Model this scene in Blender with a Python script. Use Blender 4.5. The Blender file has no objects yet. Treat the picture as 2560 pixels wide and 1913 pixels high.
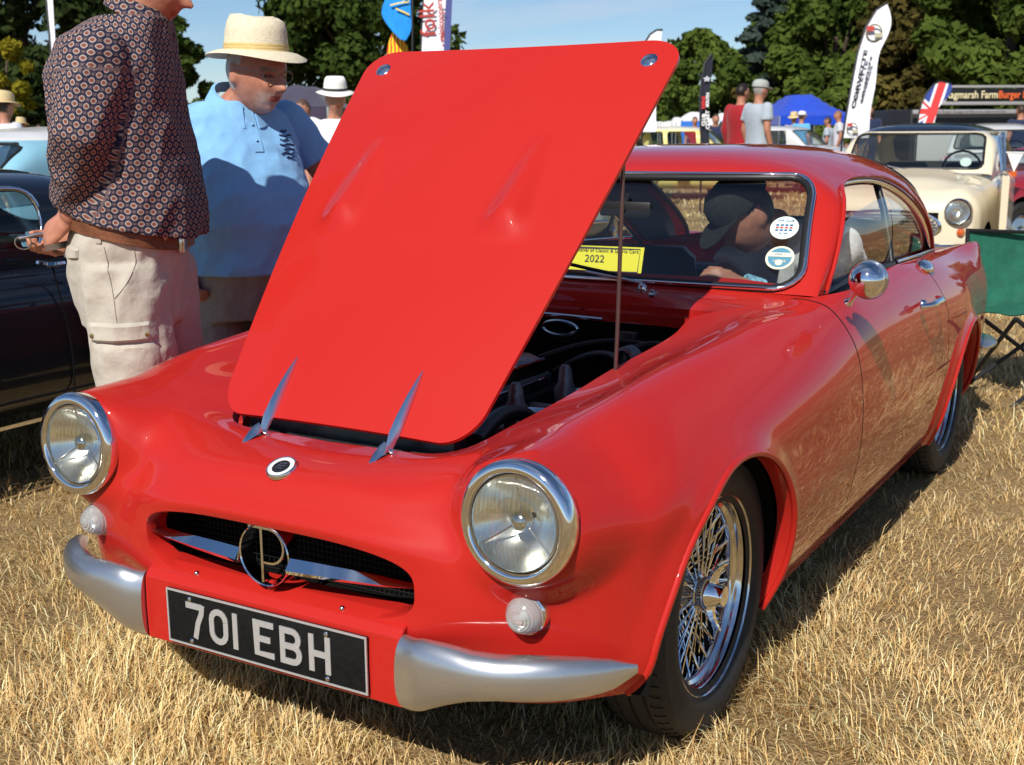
import bpy, bmesh, math, random
import numpy as np
from mathutils import Vector, Matrix, noise as mnoise
random.seed(7); np.random.seed(7)
S = bpy.context.scene
COL = S.collection
rad = math.radians

# ---------------------------------------------------------------- camera
CAMC = Vector((1.6097, -2.3913, 1.3200))
_fw = Vector((-0.50003163, 0.84173466, -0.20359552)).normalized()
_r = Vector((0.86044138, 0.50950432, -0.00678038)).normalized()
_u = _r.cross(_fw).normalized()
_r = _fw.cross(_u).normalized()
FPX = 3047.3
cd = bpy.data.cameras.new('camera'); cam = bpy.data.objects.new('camera', cd); COL.objects.link(cam)
cam.matrix_world = Matrix(((_r.x, _u.x, -_fw.x, CAMC.x), (_r.y, _u.y, -_fw.y, CAMC.y), (_r.z, _u.z, -_fw.z, CAMC.z), (0, 0, 0, 1)))
cd.sensor_width = 36.0; cd.lens = FPX / 2560 * 36.0
cd.clip_start = 0.05; cd.clip_end = 3000
cd.dof.use_dof = True; cd.dof.focus_distance = 2.75; cd.dof.aperture_fstop = 9.0
S.camera = cam

# ---------------------------------------------------------------- light, sky, exposure
SUN = Vector((0.11, -0.735, 0.67)).normalized()          # towards the sun
el = math.asin(SUN.z); az = math.atan2(SUN.x, SUN.y)
W = bpy.data.worlds.new('World'); S.world = W; W.use_nodes = True
nt = W.node_tree; nt.nodes.clear()
def NN(tree, typ, **kw):
    n = tree.nodes.new(typ)
    for k, v in kw.items(): setattr(n, k, v)
    return n
sky = NN(nt, 'ShaderNodeTexSky', sky_type='NISHITA', sun_disc=False, sun_elevation=el, sun_rotation=az, air_density=0.8, dust_density=0.15, ozone_density=4.0, altitude=40)
bg = NN(nt, 'ShaderNodeBackground'); bg.inputs['Strength'].default_value = 0.09
outw = NN(nt, 'ShaderNodeOutputWorld')
# thin high cloud, spread over the whole sky
tc = NN(nt, 'ShaderNodeTexCoord'); sep = NN(nt, 'ShaderNodeSeparateXYZ'); nt.links.new(tc.outputs['Generated'], sep.inputs[0])
mx = NN(nt, 'ShaderNodeMath', operation='MAXIMUM'); mx.inputs[1].default_value = 0.03; nt.links.new(sep.outputs['Z'], mx.inputs[0])
ad = NN(nt, 'ShaderNodeMath', operation='ADD'); ad.inputs[1].default_value = 0.12; nt.links.new(mx.outputs[0], ad.inputs[0])
dx = NN(nt, 'ShaderNodeMath', operation='DIVIDE'); dy = NN(nt, 'ShaderNodeMath', operation='DIVIDE')
nt.links.new(sep.outputs['X'], dx.inputs[0]); nt.links.new(ad.outputs[0], dx.inputs[1]); nt.links.new(sep.outputs['Y'], dy.inputs[0]); nt.links.new(ad.outputs[0], dy.inputs[1])
cmb = NN(nt, 'ShaderNodeCombineXYZ'); nt.links.new(dx.outputs[0], cmb.inputs[0]); nt.links.new(dy.outputs[0], cmb.inputs[1])
mpg = NN(nt, 'ShaderNodeMapping'); mpg.inputs['Scale'].default_value = (0.55, 1.5, 1); mpg.inputs['Rotation'].default_value = (0, 0, 0.5); nt.links.new(cmb.outputs[0], mpg.inputs[0])
cn = NN(nt, 'ShaderNodeTexNoise'); cn.inputs['Scale'].default_value = 1.3; cn.inputs['Detail'].default_value = 6; cn.inputs['Roughness'].default_value = 0.55; cn.inputs['Distortion'].default_value = 0.4
nt.links.new(mpg.outputs[0], cn.inputs['Vector'])
cr = NN(nt, 'ShaderNodeValToRGB'); cr.color_ramp.elements[0].position = 0.47; cr.color_ramp.elements[1].position = 0.80; cr.color_ramp.elements[1].color = (0.6, 0.6, 0.6, 1); nt.links.new(cn.outputs['Fac'], cr.inputs[0])
mixc = NN(nt, 'ShaderNodeMix', data_type='RGBA'); mixc.inputs['B'].default_value = (6.6, 7.2, 8.0, 1)
nt.links.new(cr.outputs[0], mixc.inputs['Factor']); nt.links.new(sky.outputs[0], mixc.inputs['A'])
hsv = NN(nt, 'ShaderNodeHueSaturation'); hsv.inputs['Saturation'].default_value = 1.06; nt.links.new(mixc.outputs['Result'], hsv.inputs['Color']); nt.links.new(hsv.outputs[0], bg.inputs[0]); nt.links.new(bg.outputs[0], outw.inputs[0])
sd = bpy.data.lights.new('sun', 'SUN'); sd.energy = 5.0; sd.angle = rad(0.53); sd.color = (1.0, 0.95, 0.87)
so = bpy.data.objects.new('sun', sd); COL.objects.link(so); so.rotation_euler = SUN.to_track_quat('Z', 'Y').to_euler(); so.location = (0, -6, 12)
S.view_settings.view_transform = 'Standard'; S.view_settings.look = 'None'; S.view_settings.exposure = 0.12; S.view_settings.gamma = 1.0
S.render.engine = 'CYCLES'
S.cycles.max_bounces = 8; S.cycles.transparent_max_bounces = 12; S.cycles.glossy_bounces = 5; S.cycles.transmission_bounces = 8; S.cycles.diffuse_bounces = 3
S.cycles.caustics_reflective = False; S.cycles.caustics_refractive = False

def pix(px, py, d):
    """point at depth d along the camera axis through a photo pixel"""
    return CAMC + (_fw + _r * ((px - 1280) / FPX) + _u * ((956.5 - py) / FPX)) * d
def pixz(px, py, z):
    v = _fw + _r * ((px - 1280) / FPX) + _u * ((956.5 - py) / FPX)
    return CAMC + v * ((z - CAMC.z) / v.z)
RH = Vector((_r.x, _r.y, 0)).normalized()      # level right and forward of the view
FH = Vector((_fw.x, _fw.y, 0)).normalized()
YAW = math.atan2(RH.y, RH.x)

# ---------------------------------------------------------------- materials
MATS = {}
def inp(b, n, v):
    if n in b.inputs: b.inputs[n].default_value = v
def mat(name, col=(0.5, 0.5, 0.5), rough=0.5, metal=0.0, coat=0.0, trans=0.0, ior=1.45, spec=0.5, emit=None, alpha=None, sheen=0.0):
    if name in MATS: return MATS[name]
    m = bpy.data.materials.new(name); m.use_nodes = True
    b = m.node_tree.nodes['Principled BSDF']
    inp(b, 'Base Color', (*col, 1)); inp(b, 'Roughness', rough); inp(b, 'Metallic', metal); inp(b, 'Coat Weight', coat); inp(b, 'Coat Roughness', 0.02)
    inp(b, 'Transmission Weight', trans); inp(b, 'IOR', ior); inp(b, 'Specular IOR Level', spec); inp(b, 'Sheen Weight', sheen)
    MATS[name] = m; return m
def nodes(m): return m.node_tree, m.node_tree.nodes['Principled BSDF']
def vary(m, scale=30.0, amt=0.15, bump=0.0, bscale=None, detail=4, coord='Object', dark=None, stretch=(1, 1, 1), bdist=0.01):
    """noise variation of the base colour and a fine bump"""
    t, b = nodes(m); c = tuple(b.inputs['Base Color'].default_value)
    co = NN(t, 'ShaderNodeTexCoord'); mp = NN(t, 'ShaderNodeMapping'); mp.inputs['Scale'].default_value = stretch; t.links.new(co.outputs[coord], mp.inputs[0])
    n = NN(t, 'ShaderNodeTexNoise'); n.inputs['Scale'].default_value = scale; n.inputs['Detail'].default_value = detail; t.links.new(mp.outputs[0], n.inputs['Vector'])
    r = NN(t, 'ShaderNodeValToRGB'); r.color_ramp.elements[0].position = 0.3; r.color_ramp.elements[1].position = 0.7
    d = dark or tuple(x * (1 - amt) for x in c[:3]); l = tuple(min(1, x * (1 + amt)) for x in c[:3])
    r.color_ramp.elements[0].color = (*d, 1); r.color_ramp.elements[1].color = (*l, 1)
    t.links.new(n.outputs['Fac'], r.inputs[0]); t.links.new(r.outputs[0], b.inputs['Base Color'])
    if bump:
        n2 = NN(t, 'ShaderNodeTexNoise'); n2.inputs['Scale'].default_value = bscale or scale * 4; n2.inputs['Detail'].default_value = 3; t.links.new(mp.outputs[0], n2.inputs['Vector'])
        bp = NN(t, 'ShaderNodeBump'); bp.inputs['Strength'].default_value = bump; bp.inputs['Distance'].default_value = bdist
        t.links.new(n2.outputs['Fac'], bp.inputs['Height']); t.links.new(bp.outputs[0], b.inputs['Normal'])
    return m
def glassmat(name, col=(0.9, 0.95, 0.93), clear=0.9, rough=0.0, refl=1.0):
    """thin pane: mostly clear, reflecting at grazing angles"""
    m = bpy.data.materials.new(name); m.use_nodes = True; t = m.node_tree; t.nodes.clear()
    o = NN(t, 'ShaderNodeOutputMaterial'); tr = NN(t, 'ShaderNodeBsdfTransparent'); tr.inputs[0].default_value = (*[c * clear for c in col], 1)
    g = NN(t, 'ShaderNodeBsdfGlossy'); g.inputs['Roughness'].default_value = rough; g.inputs['Color'].default_value = (1, 1, 1, 1)
    fr = NN(t, 'ShaderNodeFresnel'); ge = NN(t, 'ShaderNodeNewGeometry'); io = NN(t, 'ShaderNodeMath', operation='MULTIPLY_ADD'); io.inputs[1].default_value = 1 / 1.5 - 1.5; io.inputs[2].default_value = 1.5; t.links.new(ge.outputs['Backfacing'], io.inputs[0]); t.links.new(io.outputs[0], fr.inputs[0]); ml = NN(t, 'ShaderNodeMath', operation='MULTIPLY'); ml.inputs[1].default_value = refl; ml.use_clamp = True
    mxs = NN(t, 'ShaderNodeMixShader'); t.links.new(fr.outputs[0], ml.inputs[0]); t.links.new(ml.outputs[0], mxs.inputs[0]); t.links.new(tr.outputs[0], mxs.inputs[1]); t.links.new(g.outputs[0], mxs.inputs[2]); t.links.new(mxs.outputs[0], o.inputs[0])
    MATS[name] = m; return m
RED = mat('red_paint', (0.45, 0.017, 0.012), 0.5, coat=1.0, spec=0.12); RED.node_tree.nodes['Principled BSDF'].inputs['Coat IOR'].default_value = 1.32
CHROME = mat('chrome', (0.82, 0.83, 0.85), 0.05, metal=1.0)
CHROME2 = mat('dull_chrome', (0.62, 0.63, 0.65), 0.16, metal=1.0)
BLACK = mat('black_plastic', (0.012, 0.012, 0.013), 0.45)
RUBBER = vary(mat('tyre_rubber', (0.018, 0.018, 0.018), 0.62), 60, 0.3, 0.15)
SILVER = vary(mat('silver_paint', (0.56, 0.575, 0.59), 0.30, metal=0.9, coat=0.3), 300, 0.05)
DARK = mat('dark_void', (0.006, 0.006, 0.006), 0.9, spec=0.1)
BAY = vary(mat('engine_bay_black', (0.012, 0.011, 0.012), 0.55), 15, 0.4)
WHITE = mat('white_paint', (0.78, 0.78, 0.77), 0.4)
GLASS = glassmat('window_glass', (0.90, 0.95, 0.94), 0.95, refl=1.6)
SGLASS = glassmat('shade_glass', (0.90, 0.95, 0.95), 0.96, refl=0.9)
LENS = glassmat('lens_glass', (0.97, 0.97, 0.93), 0.97)

# ---------------------------------------------------------------- mesh helpers
def link(o, parent=None):
    COL.objects.link(o)
    if parent is not None: o.parent = parent
    return o
def empty(name, loc=(0, 0, 0), rz=0.0, label=None, cat=None, group=None, kind=None):
    o = bpy.data.objects.new(name, None); o.location = loc; o.rotation_euler = (0, 0, rz); o.empty_display_size = 0.1
    link(o); tag(o, label, cat, group, kind); return o
def tag(o, label=None, cat=None, group=None, kind=None):
    if label: o['label'] = label
    if cat: o['category'] = cat
    if group: o['group'] = group
    if kind: o['kind'] = kind
    return o
def sharp(me, ang):
    me.polygons.foreach_set('use_smooth', [True] * len(me.polygons))
    if ang is not None and ang < 179: me.set_sharp_from_angle(angle=rad(ang))
def obj(name, V, F, m, parent=None, smooth=35, label=None, cat=None, group=None, kind=None):
    me = bpy.data.meshes.new(name)
    me.from_pydata([tuple(v) for v in V], [], [tuple(int(i) for i in f) for f in F])
    if smooth is not None: sharp(me, smooth)
    for mm in (m if isinstance(m, (list, tuple)) else [m]): me.materials.append(mm)
    o = bpy.data.objects.new(name, me); link(o, parent); tag(o, label, cat, group, kind); return o
def copytree(o, parent=None):
    c = o.copy(); COL.objects.link(c); c.parent = parent
    for ch in list(o.children): copytree(ch, c)
    return c
class MB:
    """collects verts and faces of one mesh"""
    def __init__(s): s.V = []; s.F = []; s.M = []; s.mi = 0
    def add(s, V, F):
        b = len(s.V); s.V += [tuple(v) for v in V]; s.F += [tuple(i + b for i in f) for f in F]; s.M += [s.mi] * len(F); return s
    def box(s, c, d, rz=0.0, bev=0.0, M=None):
        x, y, z = (d[0] / 2, d[1] / 2, d[2] / 2)
        if bev > 0:
            bm = bmesh.new(); bmesh.ops.create_cube(bm, size=1.0)
            for v in bm.verts: v.co = Vector((v.co.x * d[0], v.co.y * d[1], v.co.z * d[2]))
            bmesh.ops.bevel(bm, geom=bm.edges[:], offset=bev, segments=2, affect='EDGES', profile=0.5)
            bm.verts.index_update(); V = [v.co.copy() for v in bm.verts]; F = [[v.index for v in f.verts] for f in bm.faces]; bm.free()
        else:
            V = [Vector((i * x, j * y, k * z)) for i in (-1, 1) for j in (-1, 1) for k in (-1, 1)]
            F = [(0, 1, 3, 2), (4, 6, 7, 5), (0, 4, 5, 1), (2, 3, 7, 6), (0, 2, 6, 4), (1, 5, 7, 3)]
        if M is None: M = Matrix.Rotation(rz, 3, 'Z')
        return s.add([M @ v + Vector(c) for v in V], F)
    def rings(s, R, close=False, cap=True):
        n = len(R[0]); V = [p for r in R for p in r]; F = []
        for i in range(len(R) - (0 if close else 1)):
            a = i * n; b = ((i + 1) % len(R)) * n
            for j in range(n): F.append((a + j, a + (j + 1) % n, b + (j + 1) % n, b + j))
        if cap and not close:
            F.append(tuple(range(n))[::-1]); F.append(tuple((len(R) - 1) * n + j for j in range(n)))
        return s.add(V, F)
    def tube(s, P, r, n=10, flat=1.0, cap=True, close=False, up=None):
        P = [Vector(p) for p in P]; R = []; m = len(P); rr = r if isinstance(r, (list, tuple)) else [r] * m
        prev = None
        for i, p in enumerate(P):
            if close: t = (P[(i + 1) % m] - P[i - 1])
            else: t = P[min(i + 1, m - 1)] - P[max(i - 1, 0)]
            t = t.normalized() if t.length > 1e-9 else Vector((0, 0, 1))
            if up is not None: a = Vector(up).cross(t)
            elif prev is None: a = t.orthogonal()
            else: a = prev - t * prev.dot(t)
            if a.length < 1e-6: a = t.orthogonal()
            a.normalize(); prev = a; b = t.cross(a)
            R.append([p + a * (math.cos(2 * math.pi * k / n) * rr[i]) + b * (math.sin(2 * math.pi * k / n) * rr[i] * flat) for k in range(n)])
        return s.rings(R, close=close, cap=cap)
    def lathe(s, prof, c=(0, 0, 0), axis=(0, 0, 1), n=32, cap=False, up=None):
        ax = Vector(axis).normalized(); a = Vector(up) if up else ax.orthogonal(); a = (a - ax * a.dot(ax)).normalized(); b = ax.cross(a); c = Vector(c)
        R = [[c + ax * h + a * (r * math.cos(2 * math.pi * k / n)) + b * (r * math.sin(2 * math.pi * k / n)) for k in range(n)] for r, h in prof]
        return s.rings(R, cap=cap)
    def ball(s, c, r, n=16, m=10, M=None):
        if not isinstance(r, (tuple, list)): r = (r, r, r)
        c = Vector(c); R = []
        for i in range(m + 1):
            t = math.pi * min(max(i / m, 0.004), 0.996)
            ring = [Vector((r[0] * math.sin(t) * math.cos(2 * math.pi * k / n), r[1] * math.sin(t) * math.sin(2 * math.pi * k / n), r[2] * math.cos(t))) for k in range(n)]
            R.append([c + ((M @ v) if M else v) for v in ring][::-1])
        return s.rings(R)
    def prism(s, pts, ex):
        """closed polygon pts (3D) pushed along ex"""
        n = len(pts); ex = Vector(ex); V = [Vector(p) for p in pts] + [Vector(p) + ex for p in pts]
        F = [tuple(range(n))[::-1], tuple(range(n, 2 * n))] + [(i, (i + 1) % n, n + (i + 1) % n, n + i) for i in range(n)]
        return s.add(V, F)
    def ribbon(s, pts, w, n, h, close=False):
        """flat stroke of width w along pts in the plane with normal n, thickness h"""
        n = Vector(n).normalized(); P = [Vector(p) for p in pts]; m = len(P); L = []; R = []
        for i, p in enumerate(P):
            if close: t = P[(i + 1) % m] - P[i - 1]; t1 = (P[(i + 1) % m] - p).normalized()
            else: t = P[min(i + 1, m - 1)] - P[max(i - 1, 0)]; t1 = (P[min(i + 1, m - 1)] - p).normalized() if i < m - 1 else (p - P[i - 1]).normalized()
            t.normalize(); q = n.cross(t); k = max(0.35, abs(t.dot(t1)))
            L.append(p + q * (w / 2 / k)); R.append(p - q * (w / 2 / k))
        V = L + R + [v + n * h for v in L] + [v + n * h for v in R]; F = []
        rng = range(m if close else m - 1)
        for i in rng:
            j = (i + 1) % m
            F += [(i, m + i, m + j, j)[::-1], (2 * m + i, 3 * m + i, 3 * m + j, 2 * m + j), (i, 2 * m + i, 2 * m + j, j), (m + i, m + j, 3 * m + j, 3 * m + i)]
        if not close: F += [(0, m, 3 * m, 2 * m), (m - 1, 3 * m - 1, 4 * m - 1, 2 * m - 1)]
        return s.add(V, F)
    def build(s, name, m, parent=None, smooth=35, **kw):
        o = obj(name, s.V, s.F, m, parent, smooth, **kw)
        if isinstance(m, (list, tuple)) and len(m) > 1: o.data.polygons.foreach_set('material_index', s.M)
        bm = bmesh.new(); bm.from_mesh(o.data); bmesh.ops.recalc_face_normals(bm, faces=bm.faces[:]); bm.to_mesh(o.data); bm.free()
        return o

def nspline(t, P, tt):
    """natural cubic spline through P (n,...) at knots t, evaluated at tt"""
    t = np.asarray(t, float); P = np.asarray(P, float); sh = P.shape[1:]; P = P.reshape(len(t), -1); n = len(t); h = np.diff(t)
    A = np.zeros((n, n)); B = np.zeros_like(P); A[0, 0] = A[-1, -1] = 1
    for i in range(1, n - 1):
        A[i, i - 1] = h[i - 1]; A[i, i] = 2 * (h[i - 1] + h[i]); A[i, i + 1] = h[i]
        B[i] = 6 * ((P[i + 1] - P[i]) / h[i] - (P[i] - P[i - 1]) / h[i - 1])
    M = np.linalg.solve(A, B); tt = np.asarray(tt, float); k = np.clip(np.searchsorted(t, tt) - 1, 0, n - 2)
    a = (t[k + 1] - tt)[:, None]; b = (tt - t[k])[:, None]; hk = h[k][:, None]
    R = M[k] * a**3 / (6 * hk) + M[k + 1] * b**3 / (6 * hk) + (P[k] / hk - M[k] * hk / 6) * a + (P[k + 1] / hk - M[k + 1] * hk / 6) * b
    return R.reshape((len(tt),) + sh)
def curve(P, n):
    P = np.array([tuple(p) for p in P], float); d = np.r_[0, np.cumsum(np.linalg.norm(np.diff(P, axis=0), axis=1))]
    return [Vector(p) for p in nspline(d, P, np.linspace(0, d[-1], n))]
def surf(C, nu, nv, uk=None):
    """interpolating surface through control grid C[u][v] -> dense (nu,nv,3)"""
    C = np.array(C, float); U, Vn = C.shape[:2]
    du = np.linalg.norm(np.diff(C, axis=0), axis=2).mean(1); tu = np.r_[0, np.cumsum(du)]
    dv = np.linalg.norm(np.diff(C, axis=1), axis=2).mean(0); tv = np.r_[0, np.cumsum(dv)]
    G = nspline(tu, C, np.linspace(0, tu[-1], nu))
    G = nspline(tv, np.transpose(G, (1, 0, 2)), np.linspace(0, tv[-1], nv))
    return np.transpose(G, (1, 0, 2))
def gridfaces(nu, nv):
    i = np.arange(nu - 1)[:, None] * nv + np.arange(nv - 1)[None, :]
    return np.stack([i, i + nv, i + nv + 1, i + 1], -1).reshape(-1, 4)
def clip(V, F, fv):
    """keep the part of the mesh where fv >= 0 (fv per vertex); returns V, F and the cut edges"""
    V = [tuple(v) for v in V]; fv = list(np.asarray(fv, float)); out = []; cut = []; cache = {}
    for f in F:
        ins = [fv[i] >= 0 for i in f]
        if all(ins): out.append(tuple(f)); continue
        if not any(ins): continue
        poly = []; nw = []
        for k in range(len(f)):
            a, b = int(f[k]), int(f[(k + 1) % len(f)])
            if fv[a] >= 0: poly.append(a)
            if (fv[a] >= 0) != (fv[b] >= 0):
                key = (min(a, b), max(a, b))
                if key not in cache:
                    t = fv[a] / (fv[a] - fv[b]); t = min(max(t, 0.001), 0.999)
                    V.append(tuple(V[a][c] + (V[b][c] - V[a][c]) * t for c in range(3))); cache[key] = len(V) - 1
                poly.append(cache[key]); nw.append(cache[key])
        if len(poly) >= 3: out.append(tuple(poly))
        if len(nw) == 2: cut.append((nw[0], nw[1]))
    used = sorted({i for f in out for i in f}); mp = {o: n for n, o in enumerate(used)}
    return [V[i] for i in used], [tuple(mp[i] for i in f) for f in out], [(mp[a], mp[b]) for a, b in cut if a in mp and b in mp]
def flange(V, cut, vecs):
    """sheet(s) dropped from cut edges along a chain of offset functions"""
    ids = sorted({i for e in cut for i in e}); mp = {i: k for k, i in enumerate(ids)}; n = len(ids)
    R = [[Vector(V[i]) for i in ids]]
    for fn in vecs: R.append([fn(p) for p in R[0]])
    VV = [p for r in R for p in r]; FF = []
    for j in range(len(R) - 1):
        for a, b in cut: FF.append((j * n + mp[a], j * n + mp[b], (j + 1) * n + mp[b], (j + 1) * n + mp[a]))
    return VV, FF
def mirror(V, F):
    n = len(V); return list(V) + [(-v[0], v[1], v[2]) for v in V], [tuple(f) for f in F] + [tuple(i + n for i in f)[::-1] for f in F]
def weld(V, F, d=1e-5):
    bm = bmesh.new(); vs = [bm.verts.new(v) for v in V]
    for f in F:
        try: bm.faces.new([vs[i] for i in f])
        except ValueError: pass
    bmesh.ops.remove_doubles(bm, verts=bm.verts[:], dist=d); bm.verts.index_update()
    r = [v.co.copy() for v in bm.verts], [[v.index for v in f.verts] for f in bm.faces]; bm.free(); return r
def sm(a, b, x): t = np.clip((x - a) / (b - a), 0, 1); return t * t * (3 - 2 * t)
def remesh(mb, voxel, smooth=6, fac=0.5):
    """melt the collected pieces into one continuous skin"""
    me = bpy.data.meshes.new('t'); me.from_pydata(mb.V, [], mb.F); o = bpy.data.objects.new('t', me); COL.objects.link(o)
    bm = bmesh.new(); bm.from_mesh(me); bmesh.ops.recalc_face_normals(bm, faces=bm.faces[:]); bm.to_mesh(me); bm.free()
    r = o.modifiers.new('r', 'REMESH'); r.mode = 'VOXEL'; r.voxel_size = voxel
    s = o.modifiers.new('s', 'SMOOTH'); s.iterations = smooth; s.factor = fac
    e = o.evaluated_get(bpy.context.evaluated_depsgraph_get()); m2 = e.to_mesh()
    V = np.empty(len(m2.vertices) * 3); m2.vertices.foreach_get('co', V); V = V.reshape(-1, 3); F = [tuple(p.vertices) for p in m2.polygons]
    e.to_mesh_clear(); bpy.data.objects.remove(o); bpy.data.meshes.remove(me)
    return V, F
def textmesh(txt, size, M, m, name, parent=None, ext=0.001, off=0.0, align='CENTER', sx=1.0):
    cu = bpy.data.curves.new('t', 'FONT'); cu.body = txt; cu.size = size; cu.extrude = ext; cu.offset = off; cu.align_x = align; cu.align_y = 'CENTER'; cu.resolution_u = 3
    o = bpy.data.objects.new('t', cu); COL.objects.link(o); e = o.evaluated_get(bpy.context.evaluated_depsgraph_get()); m2 = e.to_mesh()
    V = [M @ Vector((v.co.x * sx, v.co.y, v.co.z)) for v in m2.vertices]; F = [tuple(p.vertices) for p in m2.polygons]; e.to_mesh_clear(); bpy.data.objects.remove(o); bpy.data.curves.remove(cu)
    return obj(name, V, F, m, parent, None)
def frame(o, x, n):
    """4x4 with origin o, X axis along x, Z axis along n"""
    x = Vector(x).normalized(); n = Vector(n); n = (n - x * n.dot(x)).normalized(); y = n.cross(x)
    return Matrix(((x.x, y.x, n.x, o[0]), (x.y, y.y, n.y, o[1]), (x.z, y.z, n.z, o[2]), (0, 0, 0, 1)))
# ================================================================ ground
gm = mat('dry_turf', (.30, .21, .095), .95, spec=.1); t, b = nodes(gm); co = NN(t, 'ShaderNodeTexCoord')
def ramp(t, src, stops):
    r = NN(t, 'ShaderNodeValToRGB'); E = r.color_ramp.elements; E[0].position, E[0].color = stops[0][0], (*stops[0][1], 1); E[1].position, E[1].color = stops[-1][0], (*stops[-1][1], 1)
    for p, c in stops[1:-1]: e = E.new(p); e.color = (*c, 1)
    t.links.new(src, r.inputs[0]); return r.outputs[0]
n1 = NN(t, 'ShaderNodeTexNoise'); n1.inputs['Scale'].default_value = 90; n1.inputs['Detail'].default_value = 5; n1.inputs['Roughness'].default_value = .7; t.links.new(co.outputs['Object'], n1.inputs['Vector'])
n2 = NN(t, 'ShaderNodeTexNoise'); n2.inputs['Scale'].default_value = .55; n2.inputs['Detail'].default_value = 5; t.links.new(co.outputs['Object'], n2.inputs['Vector'])
c1 = ramp(t, n1.outputs['Fac'], ((.30, (.12, .07, .03)), (.5, (.46, .315, .15)), (.68, (.70, .51, .27)))); c2 = ramp(t, n2.outputs['Fac'], ((.3, (.62, .60, .55)), (.55, (1, 1, 1)), (.75, (1.0, .92, .80))))
mx = NN(t, 'ShaderNodeMix', data_type='RGBA', blend_type='MULTIPLY'); mx.inputs['Factor'].default_value = .8; t.links.new(c1, mx.inputs['A']); t.links.new(c2, mx.inputs['B']); t.links.new(mx.outputs['Result'], b.inputs['Base Color'])
bp = NN(t, 'ShaderNodeBump'); bp.inputs['Strength'].default_value = .9; bp.inputs['Distance'].default_value = .03; t.links.new(n1.outputs['Fac'], bp.inputs['Height']); t.links.new(bp.outputs[0], b.inputs['Normal'])
obj('ground', [(-400, -150, 0), (400, -150, 0), (400, 600, 0), (-400, 600, 0)], [(0, 1, 2, 3)], gm, None, None, kind='structure')
# dry grass: single blades, thick round the cars, thinning away
def grass(N, seed):
    rs = np.random.RandomState(seed); r = .9 * np.exp(rs.rand(N) * math.log(26 / .9)); a = math.atan2(FH.y, FH.x) + (rs.rand(N) - .5) * 1.5
    x = CAMC.x + r * np.cos(a); y = CAMC.y + r * np.sin(a)
    cl = np.sin(x * 9 + 2 * np.sin(y * 7)) * np.sin(y * 8.3 + 1.7 * np.sin(x * 5)) + .6 * np.sin(x * 23 + y * 11) * np.sin(y * 19 - x * 8)
    keep = rs.rand(N) < .62 + .38 * np.clip(cl, -1, 1); x, y, r, cl = x[keep], y[keep], r[keep], cl[keep]; n = len(x)
    sc = np.maximum(1, r / 3.6); pt0 = np.sin(x * 1.7 + 1.3 * np.sin(y * 1.1)) * np.sin(y * 1.9 + np.sin(x * 1.3)); L = (.024 + .060 * rs.rand(n)**1.8) * (1 + .3 * pt0) * (1 + .25 * np.clip(cl, -1, 1)) * np.minimum(sc, 1.6); w = (.0008 + .0009 * rs.rand(n)) * sc
    yaw = rs.normal(size=n) * 1.25 + 2.6 * np.sin(x * 2.1 + .7 * np.sin(y * 3)) + 2.2 * np.sin(y * 2.7 + x); lean = .5 + (1.35 - .5 * pt0) * rs.rand(n)**.65; d = np.stack([np.cos(yaw), np.sin(yaw), 0 * yaw], 1); s = np.stack([-np.sin(yaw), np.cos(yaw), 0 * yaw], 1)
    up = np.array([0, 0, 1.]); p0 = np.stack([x, y, 0 * x - .004], 1); m1 = p0 + (d * np.sin(lean * .5)[:, None] + up * np.cos(lean * .5)[:, None]) * (L * .55)[:, None]; m2 = m1 + (d * np.sin(lean * 1.25)[:, None] + up * np.cos(lean * 1.25)[:, None]) * (L * .5)[:, None]
    s = s * w[:, None]; V = np.stack([p0 - s, p0 + s, m1 + s * .85, m1 - s * .85, m2], 1).reshape(-1, 3)
    k = np.arange(n)[:, None] * 5; loops = np.concatenate([k + np.array([0, 1, 2, 3]), k + np.array([3, 2, 4])], 1).ravel()
    me = bpy.data.meshes.new('dry_grass'); me.vertices.add(n * 5); me.vertices.foreach_set('co', V.ravel()); me.loops.add(n * 7); me.loops.foreach_set('vertex_index', loops)
    me.polygons.add(n * 2); ls = (np.arange(n)[:, None] * 7 + np.array([0, 4])).ravel(); me.polygons.foreach_set('loop_start', ls); me.update(calc_edges=True); me.validate()
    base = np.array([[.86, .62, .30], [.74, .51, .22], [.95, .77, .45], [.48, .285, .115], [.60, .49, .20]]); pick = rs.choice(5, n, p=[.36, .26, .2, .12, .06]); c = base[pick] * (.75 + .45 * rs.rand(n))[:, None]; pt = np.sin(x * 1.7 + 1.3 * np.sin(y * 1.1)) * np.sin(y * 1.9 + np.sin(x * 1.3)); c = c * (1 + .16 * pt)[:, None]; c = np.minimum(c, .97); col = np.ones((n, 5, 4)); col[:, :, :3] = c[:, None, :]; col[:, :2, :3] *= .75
    ca = me.color_attributes.new('Col', 'FLOAT_COLOR', 'POINT'); ca.data.foreach_set('color', col.ravel()); return me
GM = bpy.data.materials.new('straw_blade'); GM.use_nodes = True; t = GM.node_tree; t.nodes.clear(); o_ = NN(t, 'ShaderNodeOutputMaterial'); vc = NN(t, 'ShaderNodeVertexColor', layer_name='Col'); df = NN(t, 'ShaderNodeBsdfDiffuse'); tl = NN(t, 'ShaderNodeBsdfTranslucent'); ms = NN(t, 'ShaderNodeMixShader'); ms.inputs[0].default_value = .28
t.links.new(vc.outputs[0], df.inputs[0]); t.links.new(vc.outputs[0], tl.inputs[0]); t.links.new(df.outputs[0], ms.inputs[1]); t.links.new(tl.outputs[0], ms.inputs[2]); t.links.new(ms.outputs[0], o_.inputs[0])
go = bpy.data.objects.new('dry_grass', grass(520000, 4)); go.data.materials.append(GM); link(go); tag(go, 'sun bleached dry grass covering the show field', 'grass', kind='stuff')

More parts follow.
